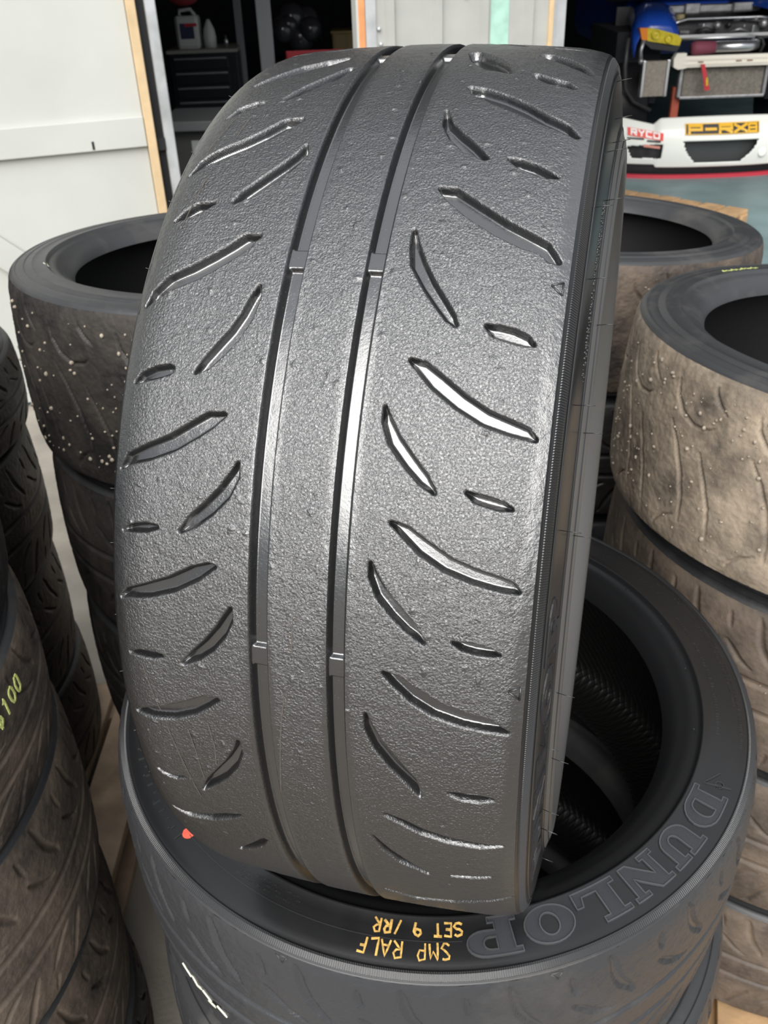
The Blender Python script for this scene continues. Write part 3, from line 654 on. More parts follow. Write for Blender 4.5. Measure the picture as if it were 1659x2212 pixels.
# ------------------------------------------------------------------ pallets
M_wood = plain('pallet_timber', (0.42, 0.265, 0.135), 0.75, var=0.3, vscale=14, bump=0.3, bscale=90)
M_wood_grey = plain('weathered_pallet_timber', (0.40, 0.29, 0.20), 0.8, var=0.35, vscale=14, bump=0.3, bscale=90)
def pallet(loc, rz, L, W, nb, label, mat, group=None, jag=0.0):
    o = empty('pallet', loc, (0, 0, rz)); tag(o, label, 'pallet', group)
    bw = L / nb * .86; H = -loc[2] + loc[2] + .13
    for k in range(nb):
        x = -L / 2 + L / nb * (k + .5); j = random.uniform(-jag, jag)
        MB().box((x, j, H - .011), (bw, W, .022), bev=.003).build('board', mat, o)
    for y in (-W / 2 + .05, 0, W / 2 - .05): MB().box((0, y, H - .022 - .0435), (L, .075, .086), bev=.004).build('stringer', mat, o)
    for x in (-L / 2 + .06, 0, L / 2 - .06): MB().box((x, 0, .011), (.1, W, .020), bev=.003).build('bottom_board', mat, o)
    return o
pallet((0.36, 0.10, GZ), math.radians(-18), 1.05, 0.92, 7, 'pine pallet under the front and right tyre stacks', M_wood)
pallet((0.10, 1.17, GZ), math.radians(-18), 1.15, 0.9, 8, 'pallet under the two rear tyre stacks', M_wood_grey)
pallet((-0.97, 0.22, GZ), math.radians(0), 0.86, 1.2, 8, 'pallet under the left-hand tyre stacks', M_wood_grey)
pp = pallet((1.385, 4.667, GZ + .004), math.radians(-46), 1.15, 1.0, 8, 'bare pine pallet lying on the teal garage floor', M_wood, jag=.012)

# ------------------------------------------------------------------ tyre stacks
def stack(cx, cy, ring, n, count, kinds, labels, group, spins, clean_top=False, zb=PT):
    zt = ring - .116; gap = .325 * math.hypot(*n) / (count - 1); zs = (zt - zb - gap * (count - 1)) / (.1212 + .2424 * (count - 1)); out = []
    for k in range(count):
        w = 1 - k / max(1, count - 1); z = zt - k * (.2424 * zs + gap)
        nn = (n[0] * w, n[1] * w, 1); off = .116 * w
        jx, jy = (0, 0) if k == 0 else (random.uniform(-.004, .004), random.uniform(-.004, .004))
        out.append(lying((cx - n[0] * off + jx, cy - n[1] * off + jy, z), nn, spins[k], kinds[k], labels[k], group, zs=zs))
    return out
NB = Vector((-0.00090878, -0.0438489, 0.999038))
bot = lying(tuple(-NB * .116), NB, 0.0, 'grey', 'tyre with embossed lettering and a red dot lying under the upright tyre', clean=True)
zl = (-.116 - .1290 - PT) / 2; zsl = (zl - .008) / .2424
lying((.006, -.012, PT + zl * 1.5), NB * .5 + Vector((0, 0, .5)), 1.1, 'grey', 'second tyre down in the stack that carries the upright tyre', zs=zsl, printed=True)
lying((.008, -.014, PT + zl * .5), (0, 0, 1), 2.3, 'dark', 'lowest tyre in the stack that carries the upright tyre', zs=zsl, printed=True)
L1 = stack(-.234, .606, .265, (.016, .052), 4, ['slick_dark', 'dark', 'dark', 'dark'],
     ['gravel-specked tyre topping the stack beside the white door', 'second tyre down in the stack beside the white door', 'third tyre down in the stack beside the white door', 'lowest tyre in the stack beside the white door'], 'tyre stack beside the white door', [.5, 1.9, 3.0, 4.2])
R1 = stack(.350, 1.002, .191, (.057, .050), 4, ['slick', 'dark', 'grey', 'dark'],
     ['dusty tyre topping the rear stack in front of the bare pallet', 'second tyre down in the rear stack', 'third tyre down in the rear stack', 'lowest tyre in the rear stack'], 'rear tyre stack', [.2, 1.2, 2.2, 3.9])
R2 = stack(.592, .327, .220, (.073, .036), 4, ['slick_mud', 'tan', 'tan', 'tan'],
     ['muddy brown tyre with stuck gravel and yellow marker topping the right stack', 'second tyre down in the muddy right stack', 'third tyre down in the muddy right stack', 'lowest tyre in the muddy right stack, on the pine pallet'], 'muddy right tyre stack', [1.0, 2.0, .4, 3.3])
def column(cx, cy, bounds, kinds, labels, group, spins):
    out = []
    for k in range(len(bounds) - 1):
        h = bounds[k] - bounds[k + 1]
        out.append(lying((cx + random.uniform(-.01, .01), cy + random.uniform(-.01, .01), (bounds[k] + bounds[k + 1]) / 2), (random.uniform(-.004, .004), random.uniform(-.004, .004), 1), spins[k], kinds[k], labels[k], group, zs=(h - .004) / .2424))
    return out
L2 = column(-.715, -.055, [.33, .09, -.075, -.325, -.565, PT], ['dark', 'brown', 'tan', 'brown', 'dark'],
     ['dark tyre topping the near left stack, above the marked tyre', 'narrow tyre with yellow price writing in the near left stack', 'brown grooved tyre below the price-marked tyre in the left stack', 'fourth tyre down in the near left stack', 'lowest tyre in the near left stack'], 'near left tyre stack', [.3, 1.3, 2.6, .9, 4.0])
L3 = column(-.955, .62, [.34, .10, -.04, -.28, -.52, PT], ['dark', 'dark', 'dark', 'dark', 'dark'],
     ['tyre topping the far left stack by the wall', 'second tyre down in the far left stack', 'third tyre down in the far left stack', 'fourth tyre down in the far left stack', 'lowest tyre in the far left stack'], 'far left tyre stack', [.3, 1.6, 2.1, .9, 4.0])
pebbles(L1[0], 300, 1, a0=2.6, a1=6.0, rmax=.0034); pebbles(R2[0], 480, 2, a0=2.0, a1=5.6, rmax=.0034); pebbles(R2[1], 60, 3, a0=2, a1=5.6); pebbles(R1[0], 110, 4, a0=2, a1=6)

# ---- writing and marks on the lying tyres
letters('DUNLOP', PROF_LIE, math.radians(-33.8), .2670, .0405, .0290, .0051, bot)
fb = bend(PROF_LIE, math.radians(-89.6), .2670)
handwrite('SET 9 /RR', fb, -.004, .0015, .0068, .0100, .0080, .0023, M_gold, bot)
fb2 = bend(PROF_LIE, math.radians(-90.9), .2835)
handwrite('SMP RALF', fb2, 0, .0005, .0074, .0122, .0094, .0021, M_gold, bot)
mb = MB(); fr = bend(PROF_LIE, math.radians(-140.8), .2765)
mb.add([fr(0, .0062, .0005)] + [fr(.0056 * math.cos(k * PI / 9) * (1 + .06 * math.sin(k * 2.7)), .0062 + .0052 * math.sin(k * PI / 9), .0004) for k in range(18)], [(0, 1 + k, 1 + (k + 1) % 18) for k in range(18)]); mb.build('paint_dot', M_red_dot, bot)
r = random.Random(11)
mb = MB(); ff = bend(PROF_LIE, math.radians(-128), .2675)
for row in range(3):
    for k in range(34):
        if r.random() < .8: x = k * .00185; ribbon(mb, [(x, .0095 - row * .0035), (x + r.uniform(.0002, .0012), .0095 - row * .0035 + r.uniform(.0006, .0020))], .00055, .0006, bend(PROF_LIE, math.radians(-116), .2675))
mb.build('embossed_print', M_band, bot)['kind'] = 'stuff'
mb = MB()
for k in range(15):
    f1 = bend(PROF_LIE, math.radians(-141.5 - 2.15 * k), .2872)
    ribbon(mb, [(0, 0), (0, .0075)] if k in (0, 4, 9) else [(0, .001), (0, .006 - (k % 3) * .0012)], .0011, .0010, f1)
    if k % 3 == 1: ribbon(mb, [(.002, .005), (.002, .007)], .0011, .0010, f1)
mb.build('raised_print', M_band, bot)['kind'] = 'stuff'
for r0, a0, a1, st, hh in ((.2965, 72, -22, .55, .0022), (.2925, 72, -12, .5, .0018), (.2800, 62, 22, 1.15, .0052), (.2750, 14, -20, .75, .0034)):
    mb = MB(); a = a0
    while a > a1:
        if r.random() < .82:
            f1 = bend(PROF_LIE, math.radians(a), r0); ribbon(mb, [(0, 0), (r.uniform(-.0008, .0008), hh * r.uniform(.5, 1))], .0008, .0006, f1)
        a -= st
    mb.build('raised_print', M_band, bot)['kind'] = 'stuff'
f1 = bend(PROF_LIE, math.radians(-31.5), .272); mb = MB()                        # arrow-shaped emblem before the name
ribbon(mb, [(0, .024), (.006, .001), (-.012, .012)], .0011, .0011, f1); ribbon(mb, arc(.001, .014, .0035, .0035, 0, 330, 12), .0009, .0010, f1)
mb.build('raised_emblem', M_band, bot)
mb = MB(); f1 = bend(PROF_LIE, math.radians(-89), .2828)
ribbon(mb, [(k * .003, 0) for k in range(90)], .0006, .0006, f1); mb.build('raised_line', M_band, bot)
for k, a in enumerate((58, 43, 28, 13, -2, -20)):
    ph = math.radians(a); rr = .2575
    whisker(bot, (rr * math.cos(ph), rr * math.sin(ph), surf_u(PROF_LIE, rr)), (-.5 * math.cos(ph), -.5 * math.sin(ph), 1), .006, .0003)
for a in (-115.2, -76.4):
    ph = math.radians(a); mb = MB(); P = []
    for ds, u in ((-.005, .1085), (.005, .1085), (.001, .1025)): P.append(Vector((crown(u) * math.cos(ph + ds / R0), crown(u) * math.sin(ph + ds / R0), u)))
    for p, q in zip(P, P[1:] + P[:1]): mb.tube([p, q], .0007, 6)
    mb.build('wear_mark', M_side_dusty, bot)
def tread_f(ph0, u0, direction=1, up_=1):
    def f(x, y, h):
        u = u0 + up_ * y; R = crown(u) + h + .0004; ph = ph0 + direction * x / R0
        return (R * math.cos(ph), R * math.sin(ph), u)
    return f
mb = MB(); f1 = tread_f(math.radians(-140), -.042)
for st in ([(0, .004), (.012, -.004)], [(.016, .003), (.021, -.008), (.028, -.004)], [(.030, -.004), (.040, -.010), (.036, -.016), (.046, -.014)], [(.050, -.006), (.062, -.012)]): ribbon(mb, st, .0036, .0005, f1)
mb.build('marker_writing', M_whitemark, bot)
spin = 1.3
handwrite('$100', tread_f(math.radians(-7) - spin, .058), 0, 0, .011, .026, .0155, .0032, M_chalk, L2[1])
mb = MB(); f1 = bend(PROF_LIE, math.radians(121) - 1.0, .268, direction=-1)
for k in range(11): ribbon(mb, [(k * .0062, .006 + .002 * math.sin(k)), (k * .0062 + .004, .013 - .003 * (k % 3)), (k * .0062 + .005, .006)], .0019, .0004, f1)
mb.build('marker_writing', M_chalk, R2[0])
mb = MB(); f1 = bend(PROF_LIE, math.radians(-160) - .5, .262)
ribbon(mb, [(-.006, 0), (.006, .002)], .006, .0004, f1); mb.build('marker_writing', M_whitemark, L1[0])

# ------------------------------------------------------------------ things inside the garage
M_steel = plain('bright_steel', (0.62, 0.63, 0.65), 0.28, metal=0.9)
M_chest = plain('black_tool_chest_enamel', (0.012, 0.014, 0.020), 0.35)
M_benchtop = plain('bench_top', (0.30, 0.29, 0.26), 0.5)
M_plastic_white = plain('white_plastic', (0.62, 0.63, 0.62), 0.45)
M_label = plain('dark_blue_label', (0.03, 0.04, 0.09), 0.5)
M_red = plain('red_enamel', (0.55, 0.035, 0.05), 0.4)
ch = empty('tool_chest', (-1.24, 6.85, GZ + .004)); tag(ch, 'black drawer tool chest with pale top inside the garage', 'tool chest')
MB().box((0, 0, .44), (.50, .42, .84), bev=.008).build('body', M_chest, ch)
MB().box((0, 0, .875), (.52, .45, .022), bev=.004).build('top', M_benchtop, ch)
for k in range(7):
    d = MB().box((-.02, -.214, .80 - k * .098), (.40, .016, .084), bev=.004).build('drawer', M_chest, ch)
    MB().box((-.02, -.226, .830 - k * .098), (.38, .012, .012), bev=.003).build('handle', M_steel, d)
jd = empty('oil_drum', (-1.345, 6.80, GZ + .89)); tag(jd, 'white plastic oil drum with dark label standing on the tool chest', 'drum')
MB().box((0, 0, .105), (.17, .14, .21), bev=.02).build('body', M_plastic_white, jd)
MB().box((0, -.0715, .115), (.10, .004, .10)).build('label', M_label, jd)
MB().box((.03, -.073, .155), (.09, .004, .02)).build('label_stripe', M_red, jd)
mb = MB(); mb.tube([(-.055, 0, .20), (-.05, 0, .245), (.03, 0, .25), (.06, 0, .205)], .013, 8); mb.build('handle', M_plastic_white, jd)
mb = MB(); mb.lathe([(0, .0), (.02, 0), (.02, .025), (0, .025)], (.05, .03, .21), 12); mb.build('cap', M_black, jd)
mb = MB(); mb.lathe([(0, 0), (.045, 0), (.047, .07), (.040, .12), (.022, .16), (.010, .185), (0, .187)], (-1.19, 6.76, GZ + .89), 20)
o = mb.build('squeeze_bottle', M_plastic_white); tag(o, 'tapered white squeeze bottle standing beside the oil drum', 'bottle')
mb = MB(); mb.lathe([(0, 0), (.014, 0), (.014, .05), (.006, .06), (.006, .08), (0, .08)], (-1.07, 6.74, GZ + .89), 12)
o = mb.build('small_bottle', M_steel); tag(o, 'small clear bottle at the edge of the tool chest top', 'bottle')
M_rag = plain('red_rag', (0.30, 0.03, 0.04), 0.8, bump=.6, bscale=30)
mb = MB(); mb.sphere((0, 0, 0), .1, 14, 10, (1.1, .5, .55)); o = mb.build('shop_rag', M_rag); o.location = (-1.36, 6.82, .335); tag(o, 'dark red rag heaped on the oil drum', 'rag')
# carton with a grey sheet on it
M_carton = plain('white_printed_carton', (0.62, 0.63, 0.63), 0.6, var=.08, vscale=8); M_carton_side = plain('grey_carton_side', (0.10, 0.095, 0.09), 0.7)
cb = empty('carton', (-.96, 4.95, GZ + .004)); tag(cb, 'tall white-fronted carton under a grey sheet by the steel post', 'carton')
MB().box((0, 0, .325), (.42, .40, .65), rz=-.05, bev=.004).build('body', M_carton_side, cb)
MB().box((.055, -.205, .30), (.30, .006, .58), rz=-.05).build('printed_panel', M_carton, cb)
MB().box((0, -.02, .675), (.52, .50, .05), rz=-.05, bev=.006).build('lid', plain('grey_cover_sheet', (.22, .225, .23), .6), cb)
# interior posts
mb = MB(); mb.box((-.985, 6.9, (GZ + 3.0) / 2), (.055, .055, 3.0 - GZ), bev=.004); tag(mb.build('trim_3', plain('grey_interior_post', (.16, .165, .18), .5)), kind='structure')
mb = MB(); mb.box((-.735, 6.3, (GZ + .72 + 3.0) / 2), (.10, .03, 3.0 - GZ - .72), bev=.004); tag(mb.build('trim_4', plain('pale_interior_board', (.40, .42, .44), .5)), kind='structure')
# red stand
jk = empty('metal_stand', (-.42, 6.3, GZ + .004)); tag(jk, 'red metal stand on the garage floor in front of the wrapped parts', 'stand')
MB().box((0, 0, .80), (.30, .16, .05), bev=.01).build('tray', M_red, jk)
MB().box((-.15, -.02, .745), (.20, .14, .06), bev=.01).build('side_plate', M_red, jk)
MB().box((.02, -.09, .86), (.40, .03, .07), bev=.01).build('lip', M_red, jk)
for x in (-.2, .2): MB().box((x, 0, .38), (.05, .12, .76), bev=.006).build('leg', M_red, jk)
M_wrap = plain('crumpled_plastic_wrap', (0.03, 0.03, 0.035), 0.18, bump=1.0, bscale=18)
mb = MB()
for k in range(9): mb.sphere((random.uniform(-.17, .17), random.uniform(-.08, .08), random.uniform(.0, .16)), random.uniform(.07, .12), 12, 8)
o = mb.build('wrapped_parts', M_wrap); o.location = (-.58, 6.95, .03); tag(o, 'heap of parts in crumpled dark plastic behind the red stand', 'parts')
sh = empty('shelf', (-.36, 7.1, GZ + .004)); tag(sh, 'dark metal shelf behind the wrapped parts', 'shelf')
MB().box((0, 0, .76), (.95, .5, .02)).build('board', M_black, sh)
for x in (-.46, .46):
    for y in (-.23, .23): MB().box((x, y, .375), (.03, .03, .75)).build('leg', M_black, sh)
mb = MB(); o = empty('crate', (-.175, 6.9, GZ + .774)); tag(o, 'dark yellow plastic crate on the metal shelf', 'crate')
M_crate = plain('dark_yellow_crate', (.10, .07, .01), .5)
MB().box((0, 0, .09), (.24, .26, .18), bev=.008).build('body', M_crate, o)
for x in (-.09, 0, .09): MB().box((x, -.134, .09), (.015, .01, .17)).build('rib', M_crate, o)
MB().box((0, 0, .185), (.26, .28, .018), bev=.004).build('rim', M_crate, o)

# ------------------------------------------------------------------ the car with its front taken off
M_blue = plain('blue_car_paint', (0.015, 0.07, 0.42), 0.25, coat=.6)
M_amber = plain('amber_lens', (0.75, 0.22, 0.01), 0.15); M_yellow = plain('yellow_headlight_film', (0.62, 0.50, 0.02), 0.15, var=.25, vscale=30)
M_grime = plain('grimy_dark_metal', (0.05, 0.05, 0.052), 0.5, metal=.3, var=.5, vscale=12); M_alu = plain('cast_aluminium', (0.42, 0.42, 0.43), 0.38, metal=.7, var=.3, vscale=25)
M_cream = plain('cream_white_beam_paint', (0.82, 0.78, 0.68), 0.45); M_core = plain('dusty_radiator_core', (0.20, 0.18, 0.15), 0.7, var=.35, vscale=60, bump=.4, bscale=300)
M_cooler = plain('oil_cooler_fins', (0.27, 0.24, 0.20), 0.6, var=.25, vscale=50, bump=.4, bscale=300)
M_filter = plain('purple_red_filter_gauze', (0.22, 0.05, 0.08), 0.7, bump=.4, bscale=250); M_glass = plain('dark_glass', (.01, .012, .016), .1)
CX = 2.62                                         # middle of the car
car = empty('race_car', (CX, 6.6, GZ + .004)); tag(car, 'blue race car with front bumper removed showing engine bay, headlights and white beam', 'car')
CO = Vector(car.location)
def cpart(mb, name, mat, parent=car):
    o = mb.build(name, mat, parent)
    o.matrix_parent_inverse = Matrix.Translation(-CO); return o
zf = GZ
for sgn in (-1, 1):
    X = lambda x: CX + sgn * (CX - x) * -1 if sgn < 0 else CX + (CX - x)
    Xm = (lambda x: x) if sgn < 0 else (lambda x: 2 * CX - x)
    # fender: lofted skin over the wheel
    secs = []
    for yy, top, out in ((6.62, .04, 1.93), (6.70, .11, 1.92), (6.85, .145, 1.95), (7.2, .17, 2.03), (7.8, .18, 2.12)):
        secs.append([(Xm(out - .015), yy + .02, top - .19), (Xm(out - .012), yy + .01, top - .10), (Xm(out + .02), yy, top - .03), (Xm(out + .09), yy, top), (Xm(out + .22), yy, top - .005), (Xm(out + .30), yy, top - .04)])
    secs[0][5] = (Xm(2.24), 6.62, -.035); secs[0][4] = (Xm(2.13), 6.62, .02)
    vs = [q for s in secs for q in s]; k = 6
    fs = [(i * k + j, i * k + j + 1, (i + 1) * k + j + 1, (i + 1) * k + j) for i in range(len(secs) - 1) for j in range(k - 1)]
    mb = MB(); mb.add(vs, fs, True); o = cpart(mb, 'fender', M_blue)
    so = o.modifiers.new('solid', 'SOLIDIFY'); so.thickness = .012
    # headlight
    poly = [(Xm(1.935), .045), (Xm(2.02), .045), (Xm(2.12), .020), (Xm(2.215), -.005), (Xm(2.245), -.035), (Xm(2.235), -.075), (Xm(2.15), -.072), (Xm(2.03), -.045), (Xm(1.955), -.025)]
    Mz = Matrix(((1, 0, 0), (0, 0, -1), (0, 1, 0)))       # prism drawn in x, z and run along -y
    mb = MB(); mb.prism(poly, -6.68, -6.60, M=Mz); h = cpart(mb, 'headlight', M_yellow)
    ap = [(Xm(1.930), .047), (Xm(1.985), .047), (Xm(1.995), -.034), (Xm(1.952), -.027)]
    mb = MB(); mb.prism(ap, -6.66, -6.592, M=Mz); cpart(mb, 'indicator', M_amber, h).matrix_parent_inverse = Matrix.Identity(4)
    for cxx, cz, rr in ((2.055, .002, .036), (2.15, -.028, .030)):
        mb = MB(); mb.lathe([(rr, 0), (rr, .012), (rr * .75, .014), (rr * .7, .004), (rr * .35, .002), (0, .010)], (Xm(cxx), 6.60, cz), 20, M=Mz); cpart(mb, 'reflector', M_yellow, h).matrix_parent_inverse = Matrix.Identity(4)
    mb = MB(); mb.prism([(Xm(1.95), -.030), (Xm(2.24), -.078), (Xm(2.22), -.115), (Xm(2.03), -.09)], -6.72, -6.60, M=Mz); cpart(mb, 'headlight_bracket', M_black)
    # oil cooler hanging in front of the wheel
    mb = MB(); mb.box((Xm(2.07), 6.58, -.285), (.15, .05, .235)); oc = cpart(mb, 'oil_cooler', M_cooler)
    for dx in (-.088, .088):
        mb = MB(); mb.box((Xm(2.07 + dx * 1), 6.58, -.285), (.024, .056, .245), bev=.004); cpart(mb, 'cooler_tank', M_steel, oc).matrix_parent_inverse = Matrix.Identity(4)
    mb = MB(); mb.tube([(Xm(1.97), 6.6, -.03), (Xm(1.955), 6.6, -.10), (Xm(1.965), 6.6, -.17)], .014, 8); mb.sphere((Xm(1.965), 6.6, -.17), .022); cpart(mb, 'hose', M_alu)
    mb = MB(); mb.tube([(Xm(1.875), 6.68, -.02), (Xm(1.872), 6.68, -.2), (Xm(1.89), 6.68, -.36), (Xm(1.96), 6.68, -.45), (Xm(2.10), 6.68, -.52)], .017, 8); cpart(mb, 'arch_edge', M_grime)
    mb = MB(); mb.lathe([(.33, -.10), (.33, .10), (.30, .12), (.0, .12)], (Xm(1.98), 7.05, -.50), 36, M=Matrix(((0, 0, -sgn), (1, 0, 0), (0, 1, 0)))); cpart(mb, 'wheel', M_black)
    mb = MB(); mb.box((Xm(2.02), 7.35, -.25), (.34, .9, .5)); cpart(mb, 'wheel_arch', M_dark)
mb = MB(); mb.box((CX, 6.61, -.185), (.76, .05, .075), bev=.006); mb.box((CX, 6.583, -.170), (.70, .012, .012)); mb.box((CX, 6.583, -.200), (.70, .012, .012)); beam = cpart(mb, 'crash_beam', M_cream)
for s in (-1, 1):
    mb = MB(); mb.prism([(CX + s * q[0], q[1]) for q in ((.40, -.125), (.33, -.125), (.32, -.225), (.38, -.232), (.415, -.215), (.42, -.16))], -6.64, -6.58, M=Mz); cpart(mb, 'beam_end', M_cream)
for x in (CX - .22, CX + .06, CX + .14):
    mb = MB(); mb.box((x, 6.578, -.186), (.04, .006, .006)); cpart(mb, 'rust_slot', plain('rusty_slot', (.22, .10, .04), .7))
mb = MB(); mb.tube([(2.50, 6.62, -.095), (2.75, 6.62, -.095), (2.81, 6.66, -.095), (2.84, 6.74, -.08), (2.85, 6.85, -.06)], .036, 16); cpart(mb, 'intake_pipe', M_steel)
mb = MB(); mb.tube([(2.33, 6.62, -.10), (2.36, 6.62, -.098), (2.50, 6.62, -.095)], [.036, .048, .040], 18); cpart(mb, 'air_filter', M_filter)
mb = MB(); mb.tube([(2.79, 6.62, -.04), (2.84, 6.62, -.05), (2.86, 6.62, -.09), (2.84, 6.62, -.14)], .012, 8); cpart(mb, 'rubber_hose', M_black)
mb = MB(); mb.tube([(2.25, 6.72, -.045), (3.0, 6.72, -.045)], .013, 8); mb.box((2.62, 6.72, -.028), (.76, .03, .02)); cpart(mb, 'cross_bar', M_steel)
mb = MB(); mb.tube([(2.22, 6.85, .035), (2.30, 6.86, .062), (2.36, 6.88, .072), (2.9, 6.88, .07), (3.05, 6.86, .05)], .011, 8); cpart(mb, 'strut_brace', M_steel)
mb = MB(); mb.box((2.62, 6.70, -.335), (.60, .05, .20), bev=.004); cpart(mb, 'radiator', M_core)
mb = MB(); mb.box((2.62, 6.68, -.437), (.64, .06, .018), bev=.004); cpart(mb, 'radiator_tray', M_alu)
for x in (2.30, 2.94): mb = MB(); mb.box((x, 6.70, -.33), (.03, .06, .21), bev=.006); cpart(mb, 'radiator_tank', M_alu)
mb = MB(); mb.prism([(2.40, -.20), (2.43, -.20), (2.47, -.31), (2.495, -.375), (2.455, -.378), (2.435, -.30)], -6.575, -6.568, M=Mz); cpart(mb, 'tow_strap', M_red)
mb = MB(); mb.prism([(2.452, -.29), (2.466, -.29), (2.474, -.345), (2.460, -.346)], -6.566, -6.5665, M=Mz); cpart(mb, 'strap_print', M_yellow)
mb = MB(); mb.box((2.30, 6.75, -.62), (.06, .05, .50), bev=.006); cpart(mb, 'jack_post', plain('faded_red_paint', (.42, .09, .05), .6))
mb = MB(); mb.box((2.62, 7.10, -.02), (.74, .5, .10)); mb.box((2.62, 7.5, .02), (1.3, .04, .22)); cpart(mb, 'engine_bay_floor', M_grime)
for k in range(22):
    x = random.uniform(2.28, 3.05); y = random.uniform(6.74, 7.15); z = random.uniform(-.02, .045); mb = MB()
    if k % 3 == 0: mb.box((x, y, z), (random.uniform(.04, .12), .06, random.uniform(.02, .05)), rz=random.uniform(-.5, .5), bev=.006)
    elif k % 3 == 1: mb.tube([(x, y, z), (x + .06, y - .02, z + .02), (x + .13, y, z)], random.uniform(.006, .014), 8)
    else: mb.sphere((x, y, z), random.uniform(.018, .034), 10, 7)
    cpart(mb, 'engine_fitting', (M_alu, M_grime, M_black)[k % 3 if k % 2 else 0])
mb = MB(); mb.box((2.62, 7.2, .115), (.78, .05, .05), bev=.01); mb.box((2.47, 7.17, .12), (.12, .06, .07), bev=.01); mb.box((2.86, 7.17, .12), (.16, .06, .06), bev=.012); cpart(mb, 'bulkhead_rail', M_alu)
mb = MB(); mb.lathe([(0, 0), (.032, 0), (.034, .045), (.028, .055), (0, .055)], (2.33, 6.98, .045), 16); cpart(mb, 'fluid_cap', plain('tan_fluid_bottle', (.36, .30, .16), .5))
mb = MB(); mb.box((2.62, 7.45, .28), (1.5, .04, .22), M=Matrix.Rotation(-.5, 3, 'X')); cpart(mb, 'bonnet_underside', M_black)
mb = MB(); mb.tube([(2.05, 7.25, .27), (2.12, 7.24, .20), (2.17, 7.23, .195)], .010, 6); mb.tube([(2.45, 7.25, .25), (2.55, 7.25, .33), (2.75, 7.25, .27), (3.0, 7.25, .25), (3.12, 7.25, .33)], .006, 6); cpart(mb, 'cable', M_steel)
mb = MB(); mb.box((CX, 8.6, .0), (1.1, 2.2, .45), bev=.1); mb.box((CX, 9.2, .4), (1.0, 1.4, .4), bev=.15); cpart(mb, 'cabin', M_blue)

# ------------------------------------------------------------------ the bumper standing on the floor
M_bump = plain('white_bumper_paint', (0.78, 0.79, 0.74), 0.35, coat=.3); M_mesh = plain('black_grille_mesh', (0.035, 0.04, 0.04), 0.5, bump=.8, bscale=220)
M_lip = plain('red_splitter_edge', (0.45, 0.03, 0.05), 0.45); M_sticker = plain('red_sticker', (0.70, 0.06, 0.04), 0.5); M_ink = plain('black_print', (0.01, 0.01, 0.012), .5)
M_gold_plate = plain('yellow_plate', (0.75, 0.42, 0.02), 0.45); M_stw = plain('white_sticker_print', (.85, .85, .83), .5); M_pink = plain('pink_sticker', (.70, .25, .50), .5)
BX = 2.43; bp = empty('car_bumper', (BX, 6.05, GZ + .004)); tag(bp, 'white front bumper with stickers and red splitter edge standing on the floor', 'bumper')
def by(x): return -.02 + .22 * (abs(x) / .85) ** 2.4         # plan curve of the front face
xs = np.linspace(-.85, .85, 61)
def strip(zfun0, zfun1, off0=0., off1=0., x0=-.85, x1=.85, n=60, thick=.0):
    vs = []; fs = []
    for k in range(n + 1):
        x = x0 + (x1 - x0) * k / n
        vs += [(x, by(x) + off0, zfun0(x)), (x, by(x) + off1, zfun1(x))]
        if k: fs.append((2 * k - 2, 2 * k, 2 * k + 1, 2 * k - 1))
    return vs, fs
def top(x):
    a = abs(x)
    if a < .42: return .405 - .010 * (a / .42) ** 2
    if a < .46: return .395 - .040 * (a - .42) / .04
    return .355 + .04 * min(1, (a - .46) / .2)
gb = lambda x: max(.095, .095 + .0)                             # lower edge of the upper skin
# openings: centre grille and two fog pockets
def holed(x, z):
    if .10 < z < .255 and abs(x) < .263 - .10 * ((.255 - z) / .15) ** 1.6: return True
    if .135 < z < .235 - .02 * (abs(x) - .40) / .25 and .395 < abs(x) < .645 - .05 * ((.235 - z) / .1): return True
    return False
mb = MB(); NX, NZ = 140, 40; vid = {}; vs = []; fs = []
for i in range(NX + 1):
    x = -.85 + 1.7 * i / NX
    z0 = .070 + .02 * (abs(x) > .43) - .0; z1 = top(x)
    for j in range(NZ + 1):
        z = z0 + (z1 - z0) * j / NZ; t = (z - z0) / (z1 - z0)
        bul = -.05 * math.sin(t * PI) * (1 - .5 * (abs(x) / .85)) + .10 * max(0, t - .75) ** 1.3 * 2
        vs.append((x, by(x) + bul, z))
for i in range(NX):
    for j in range(NZ):
        a = i * (NZ + 1) + j; b = a + NZ + 1; xc = (vs[a][0] + vs[b][0]) / 2; zc = (vs[a][2] + vs[b + 1][2]) / 2
        if not holed(xc, zc): fs.append((a, b, b + 1, a + 1))
mb.add(vs, fs, True); o = mb.build('bumper_skin', M_bump, bp); so = o.modifiers.new('solid', 'SOLIDIFY'); so.thickness = .004; so.offset = 0
sm = o.modifiers.new('smooth', 'SMOOTH'); sm.iterations = 1
def front(x, z):
    z0 = .070 + .02 * (abs(x) > .43); t = (z - z0) / (top(x) - z0); return by(x) - .05 * math.sin(t * PI) * (1 - .5 * (abs(x) / .85)) + .2 * max(0, t - .75) ** 1.3
mb = MB(); v, f = strip(lambda x: .095, lambda x: .262, .035, .02, -.28, .28, 24); mb.add(v, f); mb.build('grille_mesh', M_mesh, bp)
for s in (-1, 1):
    mb = MB(); v, f = strip(lambda x: .12, lambda x: .245, .05, .04, min(s * .37, s * .67), max(s * .37, s * .67), 10); mb.add(v, f); mb.build('fog_pocket', M_grime, bp)
mb = MB(); v, f = strip(lambda x: .012, lambda x: .095, .035, .02); mb.add(v, f); mb.build('lower_duct', M_black, bp)
vs = []; fs = []
for k in range(61):
    x = -.87 + 1.74 * k / 60; y = by(x) - .035; vs += [(x, y, .000), (x, y, .022), (x, y + .03, .024), (x, y + .03, 0)]
    if k:
        for q in range(4): fs.append((4 * k - 4 + q, 4 * k - 4 + (q + 1) % 4, 4 * k + (q + 1) % 4, 4 * k + q))
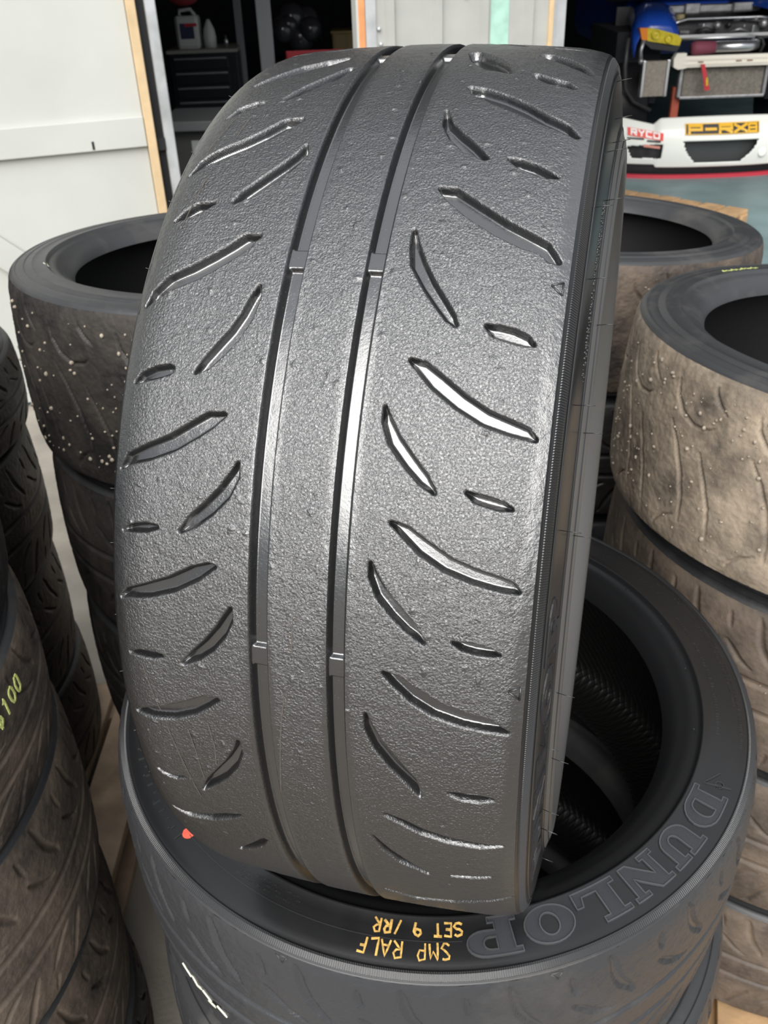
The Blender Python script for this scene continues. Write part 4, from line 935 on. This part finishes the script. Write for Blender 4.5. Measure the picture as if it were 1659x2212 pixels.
mb = MB(); mb.add(vs, fs); mb.build('splitter_edge', M_lip, bp)
vs = []; fs = []
for k in range(61):
    x = -.86 + 1.72 * k / 60; vs += [(x, by(x) - .006, .010), (x, by(x) + .30, .010)]
    if k: fs.append((2 * k - 2, 2 * k, 2 * k + 1, 2 * k - 1))
mb = MB(); mb.add(vs, fs); mb.build('splitter_tray', M_black, bp)
def decal(x0, x1, z0, z1, off, mat, name, parent=bp, n=10, slope=0.0):
    vs = []; fs = []
    for k in range(n + 1):
        x = x0 + (x1 - x0) * k / n; dz = slope * (x - x0)
        vs += [(x, front(x, z0 + dz) - off, z0 + dz), (x, front(x, z1 + dz) - off, z1 + dz), (x, front(x, z1 + dz) - off + .003, z1 + dz), (x, front(x, z0 + dz) - off + .003, z0 + dz)]
        if k:
            for q in range(4): fs.append((4 * k - 4 + q, 4 * k - 4 + (q + 1) % 4, 4 * k + (q + 1) % 4, 4 * k + q))
    mb = MB(); mb.add(vs, fs); return mb.build(name, mat, parent)
pl = decal(-.262, .258, .296, .366, .014, M_gold_plate, 'number_plate')
decal(-.255, .251, .302, .360, .0152, M_ink, 'plate_field', pl)
def glyphs(text, x0, z0, w, h, adv, sw, off, mat, parent, name, slope=0.0):
    for k, chh in enumerate(text):
        if chh == ' ': continue
        mb = MB()
        for st in BLOCK[chh]:
            for a, b in zip(st, st[1:]):
                A = Vector((x0 + k * adv + a[0] * w, z0 + a[1] * h)); B = Vector((x0 + k * adv + b[0] * w, z0 + b[1] * h))
                t = (B - A).normalized(); n = Vector((-t.y, t.x)) * sw / 2; A -= t * sw * .45; B += t * sw * .45
                q = [A - n, B - n, B + n, A + n]
                mb.add([(p.x, front(p.x, p.y + slope * (p.x - x0)) - off, p.y + slope * (p.x - x0)) for p in q] + [(p.x, front(p.x, p.y + slope * (p.x - x0)) - off + .002, p.y + slope * (p.x - x0)) for p in q], [(3, 2, 1, 0), (4, 5, 6, 7), (0, 1, 5, 4), (1, 2, 6, 5), (2, 3, 7, 6), (3, 0, 4, 7)])
        mb.build(name, mat, parent)
BLOCK = {'P': [[(0, 0), (0, 1), (1, 1), (1, .45), (0, .45)]], '-': [[(.1, .5), (.9, .5)]], 'R': [[(0, 0), (0, 1), (1, 1), (1, .5), (0, .5)], [(.4, .5), (1, 0)]], 'X': [[(0, 0), (1, 1)], [(0, 1), (1, 0)]],
         '8': [[(0, 0), (0, 1), (1, 1), (1, 0), (0, 0)], [(0, .5), (1, .5)]], 'F': [[(0, 0), (0, 1), (1, 1)], [(0, .5), (.8, .5)]],
         'Y': [[(.5, 0), (.5, .45), (0, 1)], [(.5, .45), (1, 1)]], 'C': [[(1, 1), (0, 1), (0, 0), (1, 0)]], 'O': [[(0, 0), (0, 1), (1, 1), (1, 0), (0, 0)]]}
glyphs('P-RX', -.235, .309, .082, .043, .105, .017, .0163, M_gold_plate, pl, 'plate_letter')
glyphs('8', .180, .309, .055, .043, .09, .013, .0163, M_gold_plate, pl, 'plate_letter')
st = decal(-.640, -.405, .292, .342, .010, M_sticker, 'sticker', slope=-.15)
glyphs('RYCO', -.615, .299, .032, .032, .050, .010, .0118, M_stw, st, 'sticker_letter', slope=-.15)
decal(-.640, -.53, .268, .278, .010, M_ink, 'sticker', slope=-.05); decal(-.51, -.42, .250, .262, .010, M_ink, 'sticker', slope=-.05)
decal(-.53, -.42, .216, .232, .010, plain('faded_red_print', (.6, .25, .2), .6), 'sticker', slope=-.1)
decal(-.80, -.685, .225, .335, .010, M_blue, 'sticker'); decal(-.775, -.70, .295, .31, .012, M_stw, 'sticker'); decal(-.775, -.70, .255, .275, .012, M_stw, 'sticker')
decal(-.80, -.70, .15, .215, .010, M_pink, 'sticker')
mb = MB(); mb.lathe([(0, 0), (.03, 0), (.03, .006), (.024, .008), (0, .008)], (.31, front(.31, .16) - .004, .16), 20, M=Matrix(((1, 0, 0), (0, 0, -1), (0, 1, 0)))); mb.build('tow_cover', M_bump, bp)
